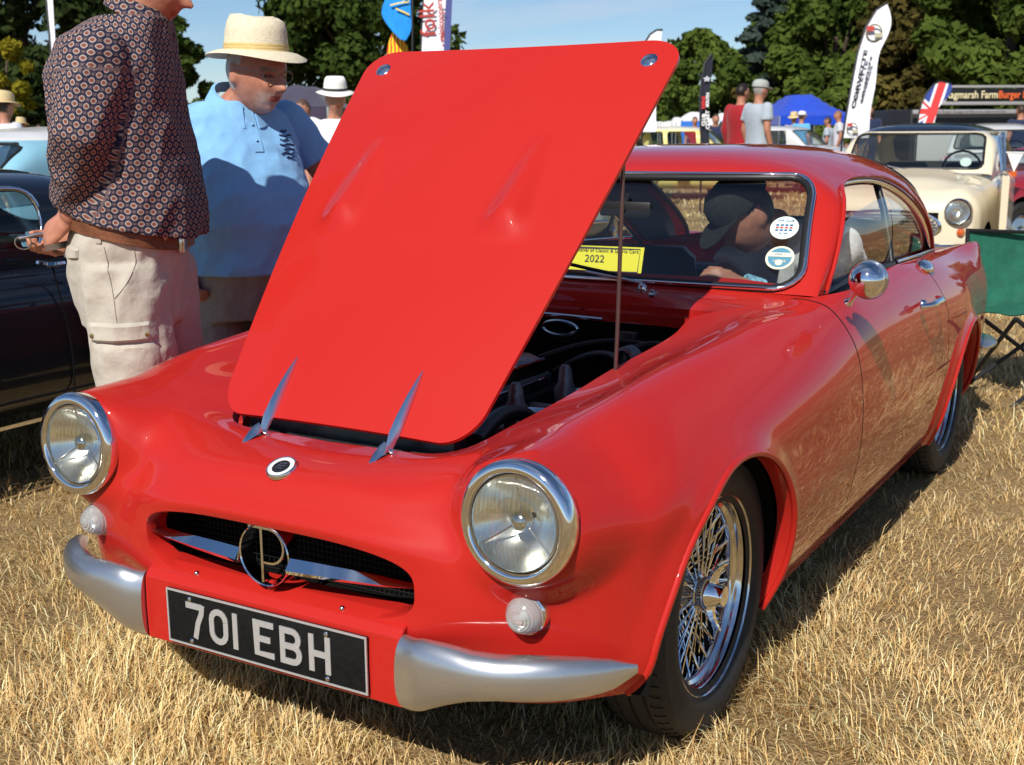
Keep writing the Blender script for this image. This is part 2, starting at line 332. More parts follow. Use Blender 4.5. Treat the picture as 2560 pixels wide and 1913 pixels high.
# ================================================================ trees
def leafmat(name, c1, c2):
    m = bpy.data.materials.new(name); m.use_nodes = True; t = m.node_tree; t.nodes.clear(); o_ = NN(t, 'ShaderNodeOutputMaterial'); vc = NN(t, 'ShaderNodeVertexColor', layer_name='Col'); mx = NN(t, 'ShaderNodeMix', data_type='RGBA'); mx.inputs['A'].default_value = (*c1, 1); mx.inputs['B'].default_value = (*c2, 1)
    t.links.new(vc.outputs[0], mx.inputs['Factor']); df = NN(t, 'ShaderNodeBsdfDiffuse'); tl = NN(t, 'ShaderNodeBsdfTranslucent'); ms = NN(t, 'ShaderNodeMixShader'); ms.inputs[0].default_value = .34
    for q in (df, tl): t.links.new(mx.outputs['Result'], q.inputs[0])
    t.links.new(df.outputs[0], ms.inputs[1]); t.links.new(tl.outputs[0], ms.inputs[2]); t.links.new(ms.outputs[0], o_.inputs[0]); return m
BARK = vary(mat('bark', (.09, .065, .045), .9), 8, .4, .6)
def leaves(name, cl, per, size, m, seed, flat=1.0):
    """leaf faces spread through clump volumes; cl = [(centre, radius)]"""
    rs = np.random.RandomState(seed); C = np.array([c for c, r in cl]); Rr = np.array([r for c, r in cl]); idx = np.repeat(np.arange(len(cl)), per); n = len(idx)
    d = rs.normal(size=(n, 3)); d /= np.linalg.norm(d, axis=1)[:, None]; d[:, 2] *= flat; rr = rs.rand(n)**.45; P_ = C[idx] + d * (rr * Rr[idx])[:, None]
    nr = d + rs.normal(size=(n, 3)) * .55 + np.array([0, 0, .35]); nr /= np.linalg.norm(nr, axis=1)[:, None]; a = np.cross(nr, rs.normal(size=(n, 3))); a /= np.linalg.norm(a, axis=1)[:, None]; b = np.cross(nr, a); s = size * (.55 + .9 * rs.rand(n)); a *= s[:, None]; b *= (s * .62)[:, None]
    V = np.stack([P_ - a, P_ - b * .9 - a * .1, P_ + a, P_ + b * .9 + a * .15], 1).reshape(-1, 3); me = bpy.data.meshes.new(name); me.vertices.add(n * 4); me.vertices.foreach_set('co', V.ravel()); me.loops.add(n * 4); me.loops.foreach_set('vertex_index', np.arange(n * 4)); me.polygons.add(n); me.polygons.foreach_set('loop_start', np.arange(n) * 4); me.update(calc_edges=True)
    tone = np.clip(.5 + .22 * rs.normal(size=len(cl)), 0, 1)[idx] * .65 + .35 * rs.rand(n); col = np.ones((n, 4, 4)); col[:, :, :3] = tone[:, None, None]; ca = me.color_attributes.new('Col', 'FLOAT_COLOR', 'POINT'); ca.data.foreach_set('color', col.ravel()); me.materials.append(m); return me
TREE_ID = [0]
def tree(label, loc, h, w, m, seed, kind='broad', base=.12, per=150, size=.20, ncl=70, dens=1.5, cat='tree', group='trees round the field'):
    rs = random.Random(seed); o = empty('broadleaf_tree' if kind == 'broad' else ('cedar_tree' if kind == 'cedar' else 'hedge_bush'), loc, rs.random() * 6.28, label, cat, group); cl = []; tr = MB()
    hz = h * base
    if kind == 'broad':
        tr.tube([(0, 0, 0), (.02 * h, 0, h * .25), (0, .02 * h, h * .6)], [h * .035, h * .026, h * .012], 10)
        for i in range(ncl):
            u_ = rs.random(); zz = hz + (h - hz) * (u_**.85); q_ = (zz - hz) / (h - hz); R_ = w / 2 * math.sqrt(max(.02, 1 - (2 * q_ - .86)**2 / 1.35)) * (.80 + .28 * rs.random()); a = rs.random() * 6.283; rr = R_ * (.55 + .45 * rs.random()**.5); c = Vector((rr * math.cos(a), rr * math.sin(a), zz)); cl.append((c, w * (.10 + .07 * rs.random())))
            if i % 9 == 0: tr.tube([(0, 0, max(h * .12, zz * .55)), c * .5 + Vector((0, 0, zz * .42)), c], [h * .012, h * .008, h * .003], 6)
    elif kind == 'cedar':
        tr.tube([(0, 0, 0), (0, 0, h)], [h * .03, h * .004], 10)
        for i in range(ncl):
            q_ = (i + .5) / ncl; zz = hz + (h - hz) * q_; R_ = w / 2 * (1 - q_)**.8 * (.55 + .55 * rs.random()) + .15; a = i * 2.4; c = Vector((R_ * math.cos(a), R_ * math.sin(a), zz - R_ * .12)); 
            for f in (.35, .7, 1.0): cl.append((Vector((c.x * f, c.y * f, zz - R_ * .12 * f)), (.07 + .05 * rs.random()) * w * (1.1 - .4 * q_)))
            tr.tube([(0, 0, zz), c], [h * .008, h * .002], 5)
    else:
        tr.tube([(0, 0, 0), (0, 0, h * .6)], [.12, .04], 8)
        for i in range(ncl): a = rs.random() * 6.283; zz = h * (.1 + .85 * rs.random()); R_ = w / 2 * math.sqrt(max(.05, 1 - (zz / h)**2.2)) * (.3 + .7 * rs.random()**.5); cl.append((Vector((R_ * math.cos(a), R_ * math.sin(a), zz)), w * (.09 + .06 * rs.random())))
    tr.build('trunk', BARK, o, 50); me = leaves('crown', cl, int(per * dens), size, m, seed, .35 if kind == 'cedar' else .85); cr = bpy.data.objects.new('crown', me); link(cr, o); return o
LG = leafmat('leaf_oak', (.020, .040, .010), (.095, .140, .030)); LD = leafmat('leaf_dark', (.015, .026, .010), (.055, .080, .025)); LM = leafmat('leaf_mid', (.032, .058, .012), (.150, .205, .040)); LB = leafmat('leaf_brown', (.045, .038, .013), (.17, .14, .040)); LC = leafmat('leaf_cedar', (.026, .044, .036), (.095, .130, .105)); LY = leafmat('leaf_yellow', (.10, .10, .010), (.36, .31, .03))
def at(px, d): p = pix(px, 322, d); return Vector((p.x, p.y, 0))
tree('dark green oak behind the left hand parked cars', at(60, 46), 12.5, 8.6, LD, 1, per=190, size=.20, ncl=95)
tree('oak crown rising between the two standing men', at(415, 48), 5.6, 3.6, LG, 2, per=150, size=.17, ncl=46)
tree('dense rounded oak behind the blue and yellow flag', at(905, 55), 9.2, 8.2, LG, 3, base=.06, per=190, size=.20, ncl=110)
tree('small oak beside the dense rounded oak', at(1120, 60), 5.3, 2.2, LG, 13, per=110, size=.18, ncl=22)
tree('yellow leaved small tree by the dark oak', at(18, 40), 4.2, 1.8, LY, 4, base=.45, per=130, size=.14, ncl=20)
tree('broad hedge of dull green along the field edge left', at(150, 44), 3.6, 9.0, LD, 5, 'hedge', per=150, size=.2, ncl=46, cat='hedge')
tree('tall green hazel behind the black feather flag', at(1745, 52), 4.9, 4.6, LM, 6, base=.02, per=170, size=.17, ncl=52)
tree('low green thicket beside the tall hazel', at(1640, 50), 3.3, 3.6, LM, 16, 'hedge', per=140, size=.17, ncl=28, cat='hedge')
tree('blue green cedar with drooping boughs', at(1912, 56), 8.0, 5.6, LC, 7, 'cedar', base=.05, per=70, size=.17, ncl=42)
tree('brown tinged bush under the cedar', at(1860, 50), 2.9, 2.6, LB, 8, 'hedge', per=130, size=.16, ncl=22, cat='hedge')
tree('big green lime tree to the right of the cedar', at(2085, 54), 8.6, 5.4, LM, 9, base=.04, per=190, size=.19, ncl=80)
tree('light green bush behind the blue gazebo', at(2050, 46), 3.4, 4.2, LM, 10, 'hedge', per=150, size=.16, ncl=34, cat='hedge')
tree('brown leaved beech behind the white feather flag', at(2300, 50), 7.2, 5.4, LB, 11, base=.02, per=190, size=.18, ncl=80)
tree('tall green sycamore above the burger stand', at(2520, 44), 9.5, 6.4, LM, 12, base=.05, per=210, size=.20, ncl=100)
tree('dark evergreen in the gap behind the burger stand', at(2420, 56), 7.0, 5.2, LD, 14, base=.02, per=150, size=.2, ncl=60)
tree('round topped green oak behind the brown beech', at(2210, 60), 9.4, 7.0, LG, 41, base=.04, per=190, size=.2, ncl=90)
tree('tall green ash filling the gap left of the sycamore', at(2390, 62), 10.5, 7.0, LM, 42, base=.05, per=190, size=.2, ncl=90)
tree('green oak behind the cedar', at(2000, 64), 8.4, 6.0, LG, 43, base=.04, per=180, size=.2, ncl=70)
for i, (px_, d_, w_) in enumerate(((1350, 75, 9), (1500, 72, 8), (560, 70, 8), (700, 66, 6), (1200, 78, 9), (2700, 50, 8), (-150, 50, 8), (-420, 60, 12), (-760, 64, 12), (-1150, 66, 13), (3000, 56, 10), (3350, 58, 11))): tree('distant hedge clump closing the far side of the field', at(px_, d_), 2.6 if px_ < 2600 and px_ > 0 else 6.0, w_, LG if i % 2 else LM, 20 + i, 'hedge', per=110, size=.22, ncl=26, cat='hedge', group='far hedge clumps')
# ================================================================ the red coupe (origin on the ground under the front axle, nose towards -Y)
car = empty('classic_coupe', (0, 0, 0), 0, 'glossy red classic coupe with its bonnet propped open on the dry grass', 'car')
def side(y, z8):  # lower side of a door column
    return [(.70, y, .185), (.738, y, .265), (.764, y, .36), (.783, y, .47), (.788, y, .60)]
CC = [
 [(0,-.575,.235),(0,-.615,.29),(0,-.638,.37),(0,-.648,.45),(0,-.652,.53),(0,-.637,.60),(0,-.60,.648),(0,-.53,.668),(0,-.44,.675)],
 [(.17,-.572,.235),(.17,-.612,.29),(.17,-.635,.37),(.17,-.645,.45),(.17,-.649,.53),(.17,-.632,.60),(.17,-.595,.65),(.165,-.525,.671),(.155,-.44,.678)],
 [(.33,-.565,.235),(.33,-.60,.29),(.335,-.622,.37),(.335,-.632,.45),(.33,-.632,.53),(.325,-.61,.60),(.31,-.575,.652),(.29,-.51,.68),(.262,-.435,.682)],
 [(.45,-.545,.24),(.455,-.58,.29),(.455,-.598,.37),(.455,-.60,.46),(.45,-.595,.55),(.445,-.583,.63),(.43,-.555,.69),(.39,-.48,.706),(.318,-.39,.692)],
 [(.58,-.505,.25),(.58,-.545,.30),(.575,-.565,.37),(.572,-.575,.46),(.57,-.595,.56),(.565,-.605,.66),(.555,-.575,.738),(.48,-.43,.742),(.350,-.31,.713)],
 [(.675,-.435,.265),(.69,-.47,.31),(.692,-.485,.37),(.690,-.495,.46),(.688,-.507,.56),(.672,-.505,.65),(.585,-.44,.757),(.487,-.30,.758),(.365,-.21,.728)],
 [(.72,-.36,.27),(.742,-.375,.32),(.748,-.385,.38),(.751,-.388,.46),(.749,-.39,.56),(.728,-.385,.66),(.592,-.29,.780),(.497,-.15,.772),(.380,-.08,.746)],
 [(.71,-.17,.22),(.745,-.17,.29),(.765,-.17,.38),(.772,-.17,.47),(.771,-.17,.57),(.750,-.16,.68),(.600,-.10,.800),(.507,0,.790),(.392,.06,.768)],
 [(.70,.1,.19),(.742,.1,.275),(.766,.1,.37),(.778,.1,.47),(.778,.1,.58),(.755,.1,.70),(.612,.1,.815),(.517,.16,.806),(.405,.22,.788)],
 [(.70,.38,.185),(.738,.38,.268),(.764,.38,.362),(.78,.38,.47),(.783,.38,.59),(.762,.38,.72),(.632,.38,.835),(.532,.39,.828),(.426,.42,.822)],
 [(.70,.62,.185),(.738,.62,.265),(.764,.62,.36),(.782,.62,.47),(.787,.62,.60),(.768,.62,.735),(.662,.62,.851),(.57,.605,.850),(.450,.59,.848)],
 side(.82,0)+[(.771,.82,.74),(.716,.815,.836),(.686,.82,.862),(.66,.84,.874)],
 side(1.2,0)+[(.775,1.2,.742),(.727,1.2,.84),(.697,1.2,.868),(.668,1.2,.884)],
 side(1.65,0)+[(.775,1.65,.735),(.725,1.65,.832),(.695,1.65,.861),(.664,1.65,.879)],
 side(2.05,0)+[(.773,2.05,.725),(.72,2.05,.822),(.688,2.05,.85),(.65,2.05,.867)],
 [(.70,2.42,.20),(.735,2.42,.27),(.758,2.42,.36),(.774,2.42,.47),(.779,2.42,.59),(.764,2.42,.71),(.706,2.42,.803),(.658,2.42,.842),(.62,2.42,.853)],
 [(.66,2.85,.25),(.70,2.85,.30),(.722,2.85,.37),(.737,2.85,.47),(.742,2.85,.58),(.733,2.85,.69),(.690,2.85,.785),(.645,2.85,.836),(.56,2.80,.815)],
 [(.59,3.12,.29),(.635,3.14,.34),(.66,3.15,.40),(.675,3.16,.48),(.684,3.16,.58),(.682,3.17,.68),(.660,3.18,.765),(.636,3.19,.826),(.54,3.08,.79)],
 [(.45,3.26,.30),(.49,3.30,.35),(.51,3.32,.41),(.52,3.34,.49),(.535,3.335,.58),(.54,3.335,.68),(.54,3.32,.75),(.52,3.29,.785),(.40,3.18,.78)],
 [(0,3.30,.30),(0,3.345,.35),(0,3.36,.41),(0,3.38,.49),(0,3.39,.58),(0,3.40,.68),(0,3.385,.75),(0,3.30,.775),(0,3.15,.79)],
]
NU, NV = 420, 96
G = surf(CC, NU, NV)
g = G.reshape(-1, 3)
X, Y, Z = g[:, 0].copy(), g[:, 1].copy(), g[:, 2].copy()
# headlamp pods pushed forward from the wing fronts
HX, HY, HZ = .567, -.637, .641
rho = np.hypot(X - HX, Z - HZ); w = (1 - sm(.105, .18, rho)) * sm(-.42, -.53, Y)
Y = Y + w * np.minimum(0, -.612 - Y)
# rolled lip of the grille mouth
MA, MH, MZ = .352, .078, .472
def mouth(x, z): return (np.abs(x / MA)**3.2 + np.abs((z - MZ) / MH)**3.2)**(1 / 3.2)
s_ = mouth(X, Z); dl = (s_ - 1) * .085; fr = (Y < -.5)
Y = Y - fr * .016 * np.exp(-((dl - .022) / .026)**2)
# flared wheel-arch lips
def arch(y, z, y0, z0, ry, rz): return np.sqrt(((y - y0) / ry)**2 + ((z - z0) / rz)**2)
FA = (-.062, .29, .366, .365); RA = (2.39, .31, .335, .30)
for A in (FA, RA):
    d = (arch(Y, Z, *A) - 1) * .36
    X = X + (X > .55) * .014 * np.exp(-(np.maximum(d, 0) / .030)**2) * (d < .2)
P = np.stack([X, Y, Z], 1)
BF = gridfaces(NU, NV)
def clipf(V, F, fn): 
    a = np.array([tuple(v) for v in V]); return clip(V, F, fn(a[:, 0], a[:, 1], a[:, 2]))
V, F, cm = clipf(P, BF, lambda x, y, z: np.where(y < -.45, mouth(x, z) - 1, 1))
fl_m = flange(V, cm, [lambda p: Vector((p.x * .985, p.y + .012, MZ + (p.z - MZ) * .93)), lambda p: Vector((p.x * .98, p.y + .05, MZ + (p.z - MZ) * .91))])
V, F, _h = clipf(V, F, lambda x, y, z: np.where((y < -.45) & (x > .3), np.hypot(x - HX, z - HZ) - .094, 1))
V, F, ca = clipf(V, F, lambda x, y, z: np.where(x > .5, arch(y, z, *FA) - 1, 1))
fl_a = flange(V, ca, [lambda p: Vector((p.x - .012, FA[0] + (p.y - FA[0]) * .985, FA[1] + (p.z - FA[1]) * .985)), lambda p: Vector((p.x - .042, FA[0] + (p.y - FA[0]) * .985, FA[1] + (p.z - FA[1]) * .985))])
Va = V; V, F, cb = clipf(V, F, lambda x, y, z: np.where(x > .5, arch(y, z, *RA) - 1, 1))
fl_b = flange(V, cb, [lambda p: Vector((p.x - .012, RA[0] + (p.y - RA[0]) * .985, RA[1] + (p.z - RA[1]) * .985)), lambda p: Vector((p.x - .045, RA[0] + (p.y - RA[0]) * .985, RA[1] + (p.z - RA[1]) * .985))])
Vb = V
def doorf(x, y, z):
    yf = np.interp(z, [.2, .45, .6, .80, .865, .9], [.872, .862, .84, .80, .79, .785]); yr = np.interp(z, [.2, .5, .7, .9], [1.925, 1.955, 1.94, 1.86])
    return np.minimum(np.minimum(y - yf, yr - y), z - .228)
DV, DF, dc = clipf(V, F, lambda x, y, z: doorf(x, y, z) - .0036)
V, F, bc = clipf(V, F, lambda x, y, z: -doorf(x, y, z) - .0036)
inn = lambda k: (lambda p: Vector((p.x - k, p.y, p.z)))
fl_d = flange(DV, dc, [inn(.03)]); fl_bd = flange(V, bc, [inn(.03)])
bv, bf = mirror(V, F); bv, bf = weld(bv, bf, 2e-5)
body = obj('body', bv, bf, RED, car, 60)
a, b = mirror([tuple(v) for v in fl_m[0]], fl_m[1]); lv, lf = weld(a, b, 2e-5); obj('mouth_flange', lv, lf, RED, body, 50)
for s in (1, -1):
    for VV, FF in (fl_a, fl_b): obj('arch_flange', [(v.x * s, v.y, v.z) for v in VV], FF, RED, body, 50)
def chain(V, cut):
    nb = {}
    for a, b in cut: nb.setdefault(a, []).append(b); nb.setdefault(b, []).append(a)
    st = next((k for k, v in nb.items() if len(v) == 1), cut[0][0]); out = [st]; prev = None; cur = st
    while True:
        nx = [k for k in nb[cur] if k != prev]
        if not nx or nx[0] == st: break
        prev, cur = cur, nx[0]; out.append(cur)
    return [Vector(V[i]) for i in out]
def thin(Pl, d=.02):
    o = [Pl[0]]
    for p in Pl[1:-1]:
        if (p - o[-1]).length > d: o.append(p)
    return o + [Pl[-1]]
for s in (1, -1):
    for Vq, cq in ((Va, ca), (Vb, cb)): MB().tube([Vector((p.x * s - .002 * s, p.y, p.z)) for p in thin(chain(Vq, cq), .012)], .0085, 10).build('arch_lip', RED, body, 80)
    obj('door_seal', [(v.x * s, v.y, v.z) for v in fl_bd[0]], fl_bd[1], BLACK, body, 50)
for s in (1, -1):
    vv = [(v[0] * s, v[1], v[2]) for v in DV]; door = obj('door', vv, DF if s > 0 else [f[::-1] for f in DF], RED, car, 60)
    obj('door_edge', [(v.x * s, v.y, v.z) for v in fl_d[0]], fl_d[1], BLACK, door, 50)
    # handle, shut line lock
    hb = MB(); hp = [Vector((.786 + .0, 1.48, .772)), Vector((.812, 1.50, .776)), Vector((.820, 1.56, .778)), Vector((.820, 1.63, .777)), Vector((.808, 1.68, .776)), Vector((.786, 1.71, .774))]
    hb.tube([Vector((p.x * s, p.y, p.z)) for p in curve(hp, 18)], [.006 + .006 * math.sin(math.pi * i / 17) for i in range(18)], 10, 0.8)
    hb.lathe([(.016, 0), (.016, .012), (.010, .016), (.002, .017)], (.783 * s, 1.505, .775), (s, 0, 0), 16)
    hb.build('handle', CHROME, door, 60)

# ---- cowl between engine bay and windscreen, and the bay itself
def cowlrow(k):
    f0 = [(0, .728, .830), (.2, .715, .832), (.36, .655, .840), (.450, .59, .848)][k]
    f1 = [(0, .735, .851), (.2, .724, .851), (.37, .68, .852), (.485, .63, .851)][k]
    f2 = [(0, .755, .866), (.21, .752, .866), (.41, .745, .862), (.575, .735, .857)][k]
    f3 = [(0, .80, .884), (.22, .803, .884), (.44, .815, .881), (.625, .80, .865)][k]
    f4 = [(0, .86, .905), (.22, .862, .904), (.46, .875, .90), (.66, .86, .878)][k]
    return [f0, f1, f2, f3, f4]
cg = surf([cowlrow(k) for k in range(4)], 40, 30); cv, cf = mirror([tuple(p) for p in cg.reshape(-1, 3)], gridfaces(40, 30)); cv, cf = weld(cv, cf, 2e-5)
obj('cowl', cv, cf, RED, car, 50)
kb = int(NU * 0)
edge = [Vector(p) for p in P.reshape(NU, NV, 3)[:, -1]]
edge = [p for p in edge if p.y < .588 and p.x < .46]
rear = [Vector(p) for p in cg[:, 0]][::-1]
half = edge[::3] + rear[1:]
loop = half + [Vector((-p.x, p.y, p.z)) for p in half[::-1]]
def ins(p, k, z): return Vector((p.x * (1 - k), .12 + (p.y - .12) * (1 - k), z))
mb = MB(); mb.rings([[p for p in loop], [ins(p, .0, p.z - .022) for p in loop], [ins(p, .035, p.z - .022) for p in loop], [ins(p, .035, p.z - .05) for p in loop]], cap=False)
mb.build('bay_gutter', RED, body, 40)
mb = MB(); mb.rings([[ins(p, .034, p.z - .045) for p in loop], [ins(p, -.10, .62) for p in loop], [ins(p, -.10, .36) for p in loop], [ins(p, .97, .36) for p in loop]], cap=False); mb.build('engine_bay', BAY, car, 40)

# ---- roof and screen pillars
ky = [.79, .86, .94, 1.02, 1.08, 1.14, 1.25, 1.45, 1.70, 2.0, 2.3, 2.6, 2.9, 3.12]
kzt = [.876, .951, 1.037, 1.118, 1.174, 1.207, 1.237, 1.258, 1.265, 1.257, 1.214, 1.120, .985, .885]
kzb = [.862, .866, .872, .876, .878, .880, .883, .882, .878, .867, .856, .84, .825, .81]
kw = [.655, .657, .660, .662, .664, .665, .666, .666, .662, .650, .630, .58, .50, .42]
kn = [10, 9, 8, 6.5, 5.2, 4.3, 3.5, 3.2, 3.15, 3.15, 3.0, 2.7, 2.4, 2.2]
RY, RT = 200, 90
yy = np.r_[np.linspace(.79, 1.3, 90), np.linspace(1.3, 3.12, RY - 90 + 1)[1:]]
zt, zb_, ww = (nspline(ky, np.array(a)[:, None], yy)[:, 0] for a in (kzt, kzb, kw)); nn = nspline(ky, np.array(kn, float)[:, None], yy)[:, 0]
th = np.linspace(0, 1, RT); th = (np.pi / 2) * (0.5 * th + 0.5 * (3 * th**2 - 2 * th**3))
def roofpt(off=0.0):
    c = np.cos(th)[None, :]; s = np.sin(th)[None, :]; e = (2 / nn)[:, None]
    x = (ww[:, None] - off) * np.abs(c)**e; x[:, -1] = 0; z = zb_[:, None] + (zt - zb_ - off)[:, None] * np.abs(s)**e
    y = yy[:, None] + .026 * (x / .6)**2 * (1 - sm(1.05, 1.45, yy))[:, None] + off * (1 - sm(1.0, 1.25, yy))[:, None] * .9
    return np.stack([x, y, z], -1)
RG = roofpt(); RF = gridfaces(RY, RT)
def rbox(x, y, hx, hy, r): qx = np.abs(x) - hx + r; qy = np.abs(y) - hy + r; return np.hypot(np.maximum(qx, 0), np.maximum(qy, 0)) + np.minimum(np.maximum(qx, qy), 0) - r
def screen(x, y, z): return np.where(y < 1.25, rbox(x * (.6 / (.617 - .22 * (z - .90))), (z - 1.031) * 1.36, .598, .203, .085), 1)
_uy = [.80, .88, .96, 1.05, 1.14, 1.25, 1.40, 1.55, 1.74, 1.95, 2.15, 2.30, 2.42, 2.6]; _uz = [.765, .862, .960, 1.055, 1.118, 1.148, 1.160, 1.160, 1.146, 1.096, 1.016, .936, .857, .74]
def sidew(x, y, z):
    zu = nspline(_uy, np.array(_uz)[:, None], np.clip(y, .80, 2.6))[:, 0]
    return np.where((x > .3) & (y > .8) & (y < 2.6), -np.minimum((zu - z) * .8, z - .80), 1)
def rearw(x, y, z): return np.where(y > 2.05, rbox(x, y - 2.62, .535, .40, .17), 1)
rv, rf, rc1 = clipf(RG.reshape(-1, 3), RF, screen); rv1 = rv; rv, rf, rc2 = clipf(rv, rf, sidew); rv2 = rv; rv, rf, rc3 = clipf(rv, rf, rearw)
fl_s = flange(rv2, rc2, [lambda p: Vector((p.x - .035, p.y, p.z - .004))])
a, b = mirror(rv, rf); a, b = weld(a, b, 2e-5); roof = obj('roof', a, b, RED, car, 60)
for s in (1, -1): obj('roof_flange', [(p.x * s, p.y, p.z) for p in fl_s[0]], fl_s[1], RED, roof, 50)
hv, hf, _ = clipf(roofpt(.024).reshape(-1, 3), RF, lambda x, y, z: screen(x, y, z) - .012); hv, hf, _ = clipf(hv, hf, lambda x, y, z: sidew(x, y, z) - .012); hv, hf, _ = clipf(hv, hf, lambda x, y, z: rearw(x, y, z) - .006)
a, b = mirror(hv, hf); a, b = weld(a, b, 2e-5); obj('headlining', a, [f[::-1] for f in b], vary(mat('headlining_cloth', (.05, .055, .065), .9), 60, .15), roof, 60)
sc = chain(rv1, rc1)
if sc[0].x > .01: sc = sc[::-1]
sc = thin(sc); full = sc + [Vector((-p.x, p.y, p.z)) for p in sc[::-1]][(1 if abs(sc[-1].x) < .004 else 0):]
if abs(full[0].x) < .004: full = full[:-1]
cen = Vector((0, .93, 1.03)); nsc = Vector((0, -.73, .68))
def inset(Pl, k, o): 
    r = []
    for p in Pl:
        d = (cen - p); d.x *= .75; r.append(p + d.normalized() * k + nsc * o)
    return r
sg = roofpt(.006); gv, gf, _ = clipf(sg.reshape(-1, 3), RF, lambda x, y, z: -screen(x, y, z)); a, b = mirror(gv, gf); a, b = weld(a, b, 2e-5)
ws = obj('windscreen', a, b, GLASS, car, 60)
MB().tube(inset(full, .012, .002), .013, 8, .8, close=True).build('screen_rubber', BLACK, ws, 60)
MB().tube(inset(full, .003, .009), .0062, 8, close=True).build('screen_trim', CHROME, ws, 60)
# side glass
for s in (1, -1):
    sv, sf, _ = clipf(roofpt(.02).reshape(-1, 3), RF, lambda x, y, z: -sidew(x, y, z))
    bp = lambda y, z: (y - (1.655 + (z - .885) * .34))
    d1, f1, _ = clipf(sv, sf, lambda x, y, z: -bp(y, z) - .006); d1, f1, _ = clipf(d1, f1, lambda x, y, z: np.interp(y, [.9, 1.2, 1.5, 1.8], [1.02, 1.06, 1.085, 1.10]) - z)
    d2, f2, _ = clipf(sv, sf, lambda x, y, z: bp(y, z) - .006)
    obj('door_window', [(v[0] * s, v[1], v[2]) for v in d1], f1, SGLASS, car, 60); qg = obj('quarter_window', [(v[0] * s, v[1], v[2]) for v in d2], f2, SGLASS, car, 60)
    top = thin(chain(rv2, rc2), .03)
    if top[0].y > top[-1].y: top = top[::-1]
    tp = [Vector((p.x * s, p.y, p.z)) for p in top]
    MB().tube([p + Vector((-.012 * s, 0, -.010)) for p in tp], .0095, 8, 1.3).build('window_trim', CHROME, roof, 60)
    MB().tube([p + Vector((-.016 * s, 0, .0)) for p in tp], .0045, 6).build('window_seal', BLACK, roof, 60)
    MB().tube([p + Vector((.005 * s, 0, .007)) for p in tp], .006, 6).build('rain_gutter', RED, roof, 60)
    x0 = .652 * s; x1 = .565 * s
    MB().tube([Vector((x0, 1.645, .868)), Vector((.632 * s, 1.672, .95)), Vector((.60 * s, 1.71, 1.055)), Vector((x1, 1.74, 1.135))], .011, 8, 1.3).build('window_post', BLACK, roof, 60)
    MB().tube([Vector((.655 * s, y, z)) for y, z in ((.88, .876), (1.2, .888), (1.65, .883))], .010, 6, 1.0).build('sill_seal', BLACK, door, 60)
    MB().tube([Vector((x * s, y, z)) for x, y, z in ((.662, 1.67, .887), (.650, 2.05, .875), (.622, 2.40, .861))], .006, 6).build('quarter_trim', CHROME, roof, 60)
# rear screen
bv_, bf_, _ = clipf(roofpt(.006).reshape(-1, 3), RF, lambda x, y, z: -rearw(x, y, z)); a, b = mirror(bv_, bf_); obj('rear_window', *weld(a, b, 2e-5), GLASS, car, 60)
rc = thin(chain(rv, rc3)); 
for s in (1, -1): MB().tube([Vector((p.x * s, p.y, p.z)) for p in rc], .011, 6).build('rear_window_seal', BLACK, roof, 60)
# boot deck
dk = surf([[(0, 3.06, .90), (0, 3.11, .85), (0, 3.17, .792), (0, 3.2, .78)], [(.25, 2.99, .88), (.25, 3.04, .845), (.24, 3.13, .80), (.24, 3.16, .78)], [(.5, 2.6, .86), (.5, 2.75, .85), (.46, 2.82, .828), (.45, 2.85, .80)], [(.63, 2.36, .85), (.63, 2.40, .852), (.61, 2.5, .845), (.60, 2.55, .82)]], 24, 12)
a, b = mirror([tuple(p) for p in dk.reshape(-1, 3)], gridfaces(24, 12)); obj('boot_deck', *weld(a, b, 2e-5), RED, car, 50)

# ---- inner structure: floor, wheel wells, bulkheads
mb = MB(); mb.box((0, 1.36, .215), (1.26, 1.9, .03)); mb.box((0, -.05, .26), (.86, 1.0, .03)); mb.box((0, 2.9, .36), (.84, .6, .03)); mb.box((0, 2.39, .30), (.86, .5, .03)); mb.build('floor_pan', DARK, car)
for s in (1, -1):
    for A in (FA, RA):
        prof = []
        R = [[Vector((xx * s, A[0] + A[2] * k * math.cos(t), A[1] + A[3] * k * math.sin(t))) for t in np.linspace(-.06, math.pi + .06, 30)] for xx, k in ((.74 if A is FA else .745, 1.0), (.70, 1.02), (.44, 1.02), (.44, .05))]
        m = MB()
        for i in range(3):
            n = 30
            m.add(R[i] + R[i + 1], [(j, j + 1, n + j + 1, n + j) for j in range(n - 1)])
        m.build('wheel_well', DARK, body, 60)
    m = MB(); m.box((.68 * s, 1.36, .42), (.02, 1.5, .30)); m.box((.66 * s, .60, .47), (.02, .46, .40)); m.build('side_liner', DARK, body)

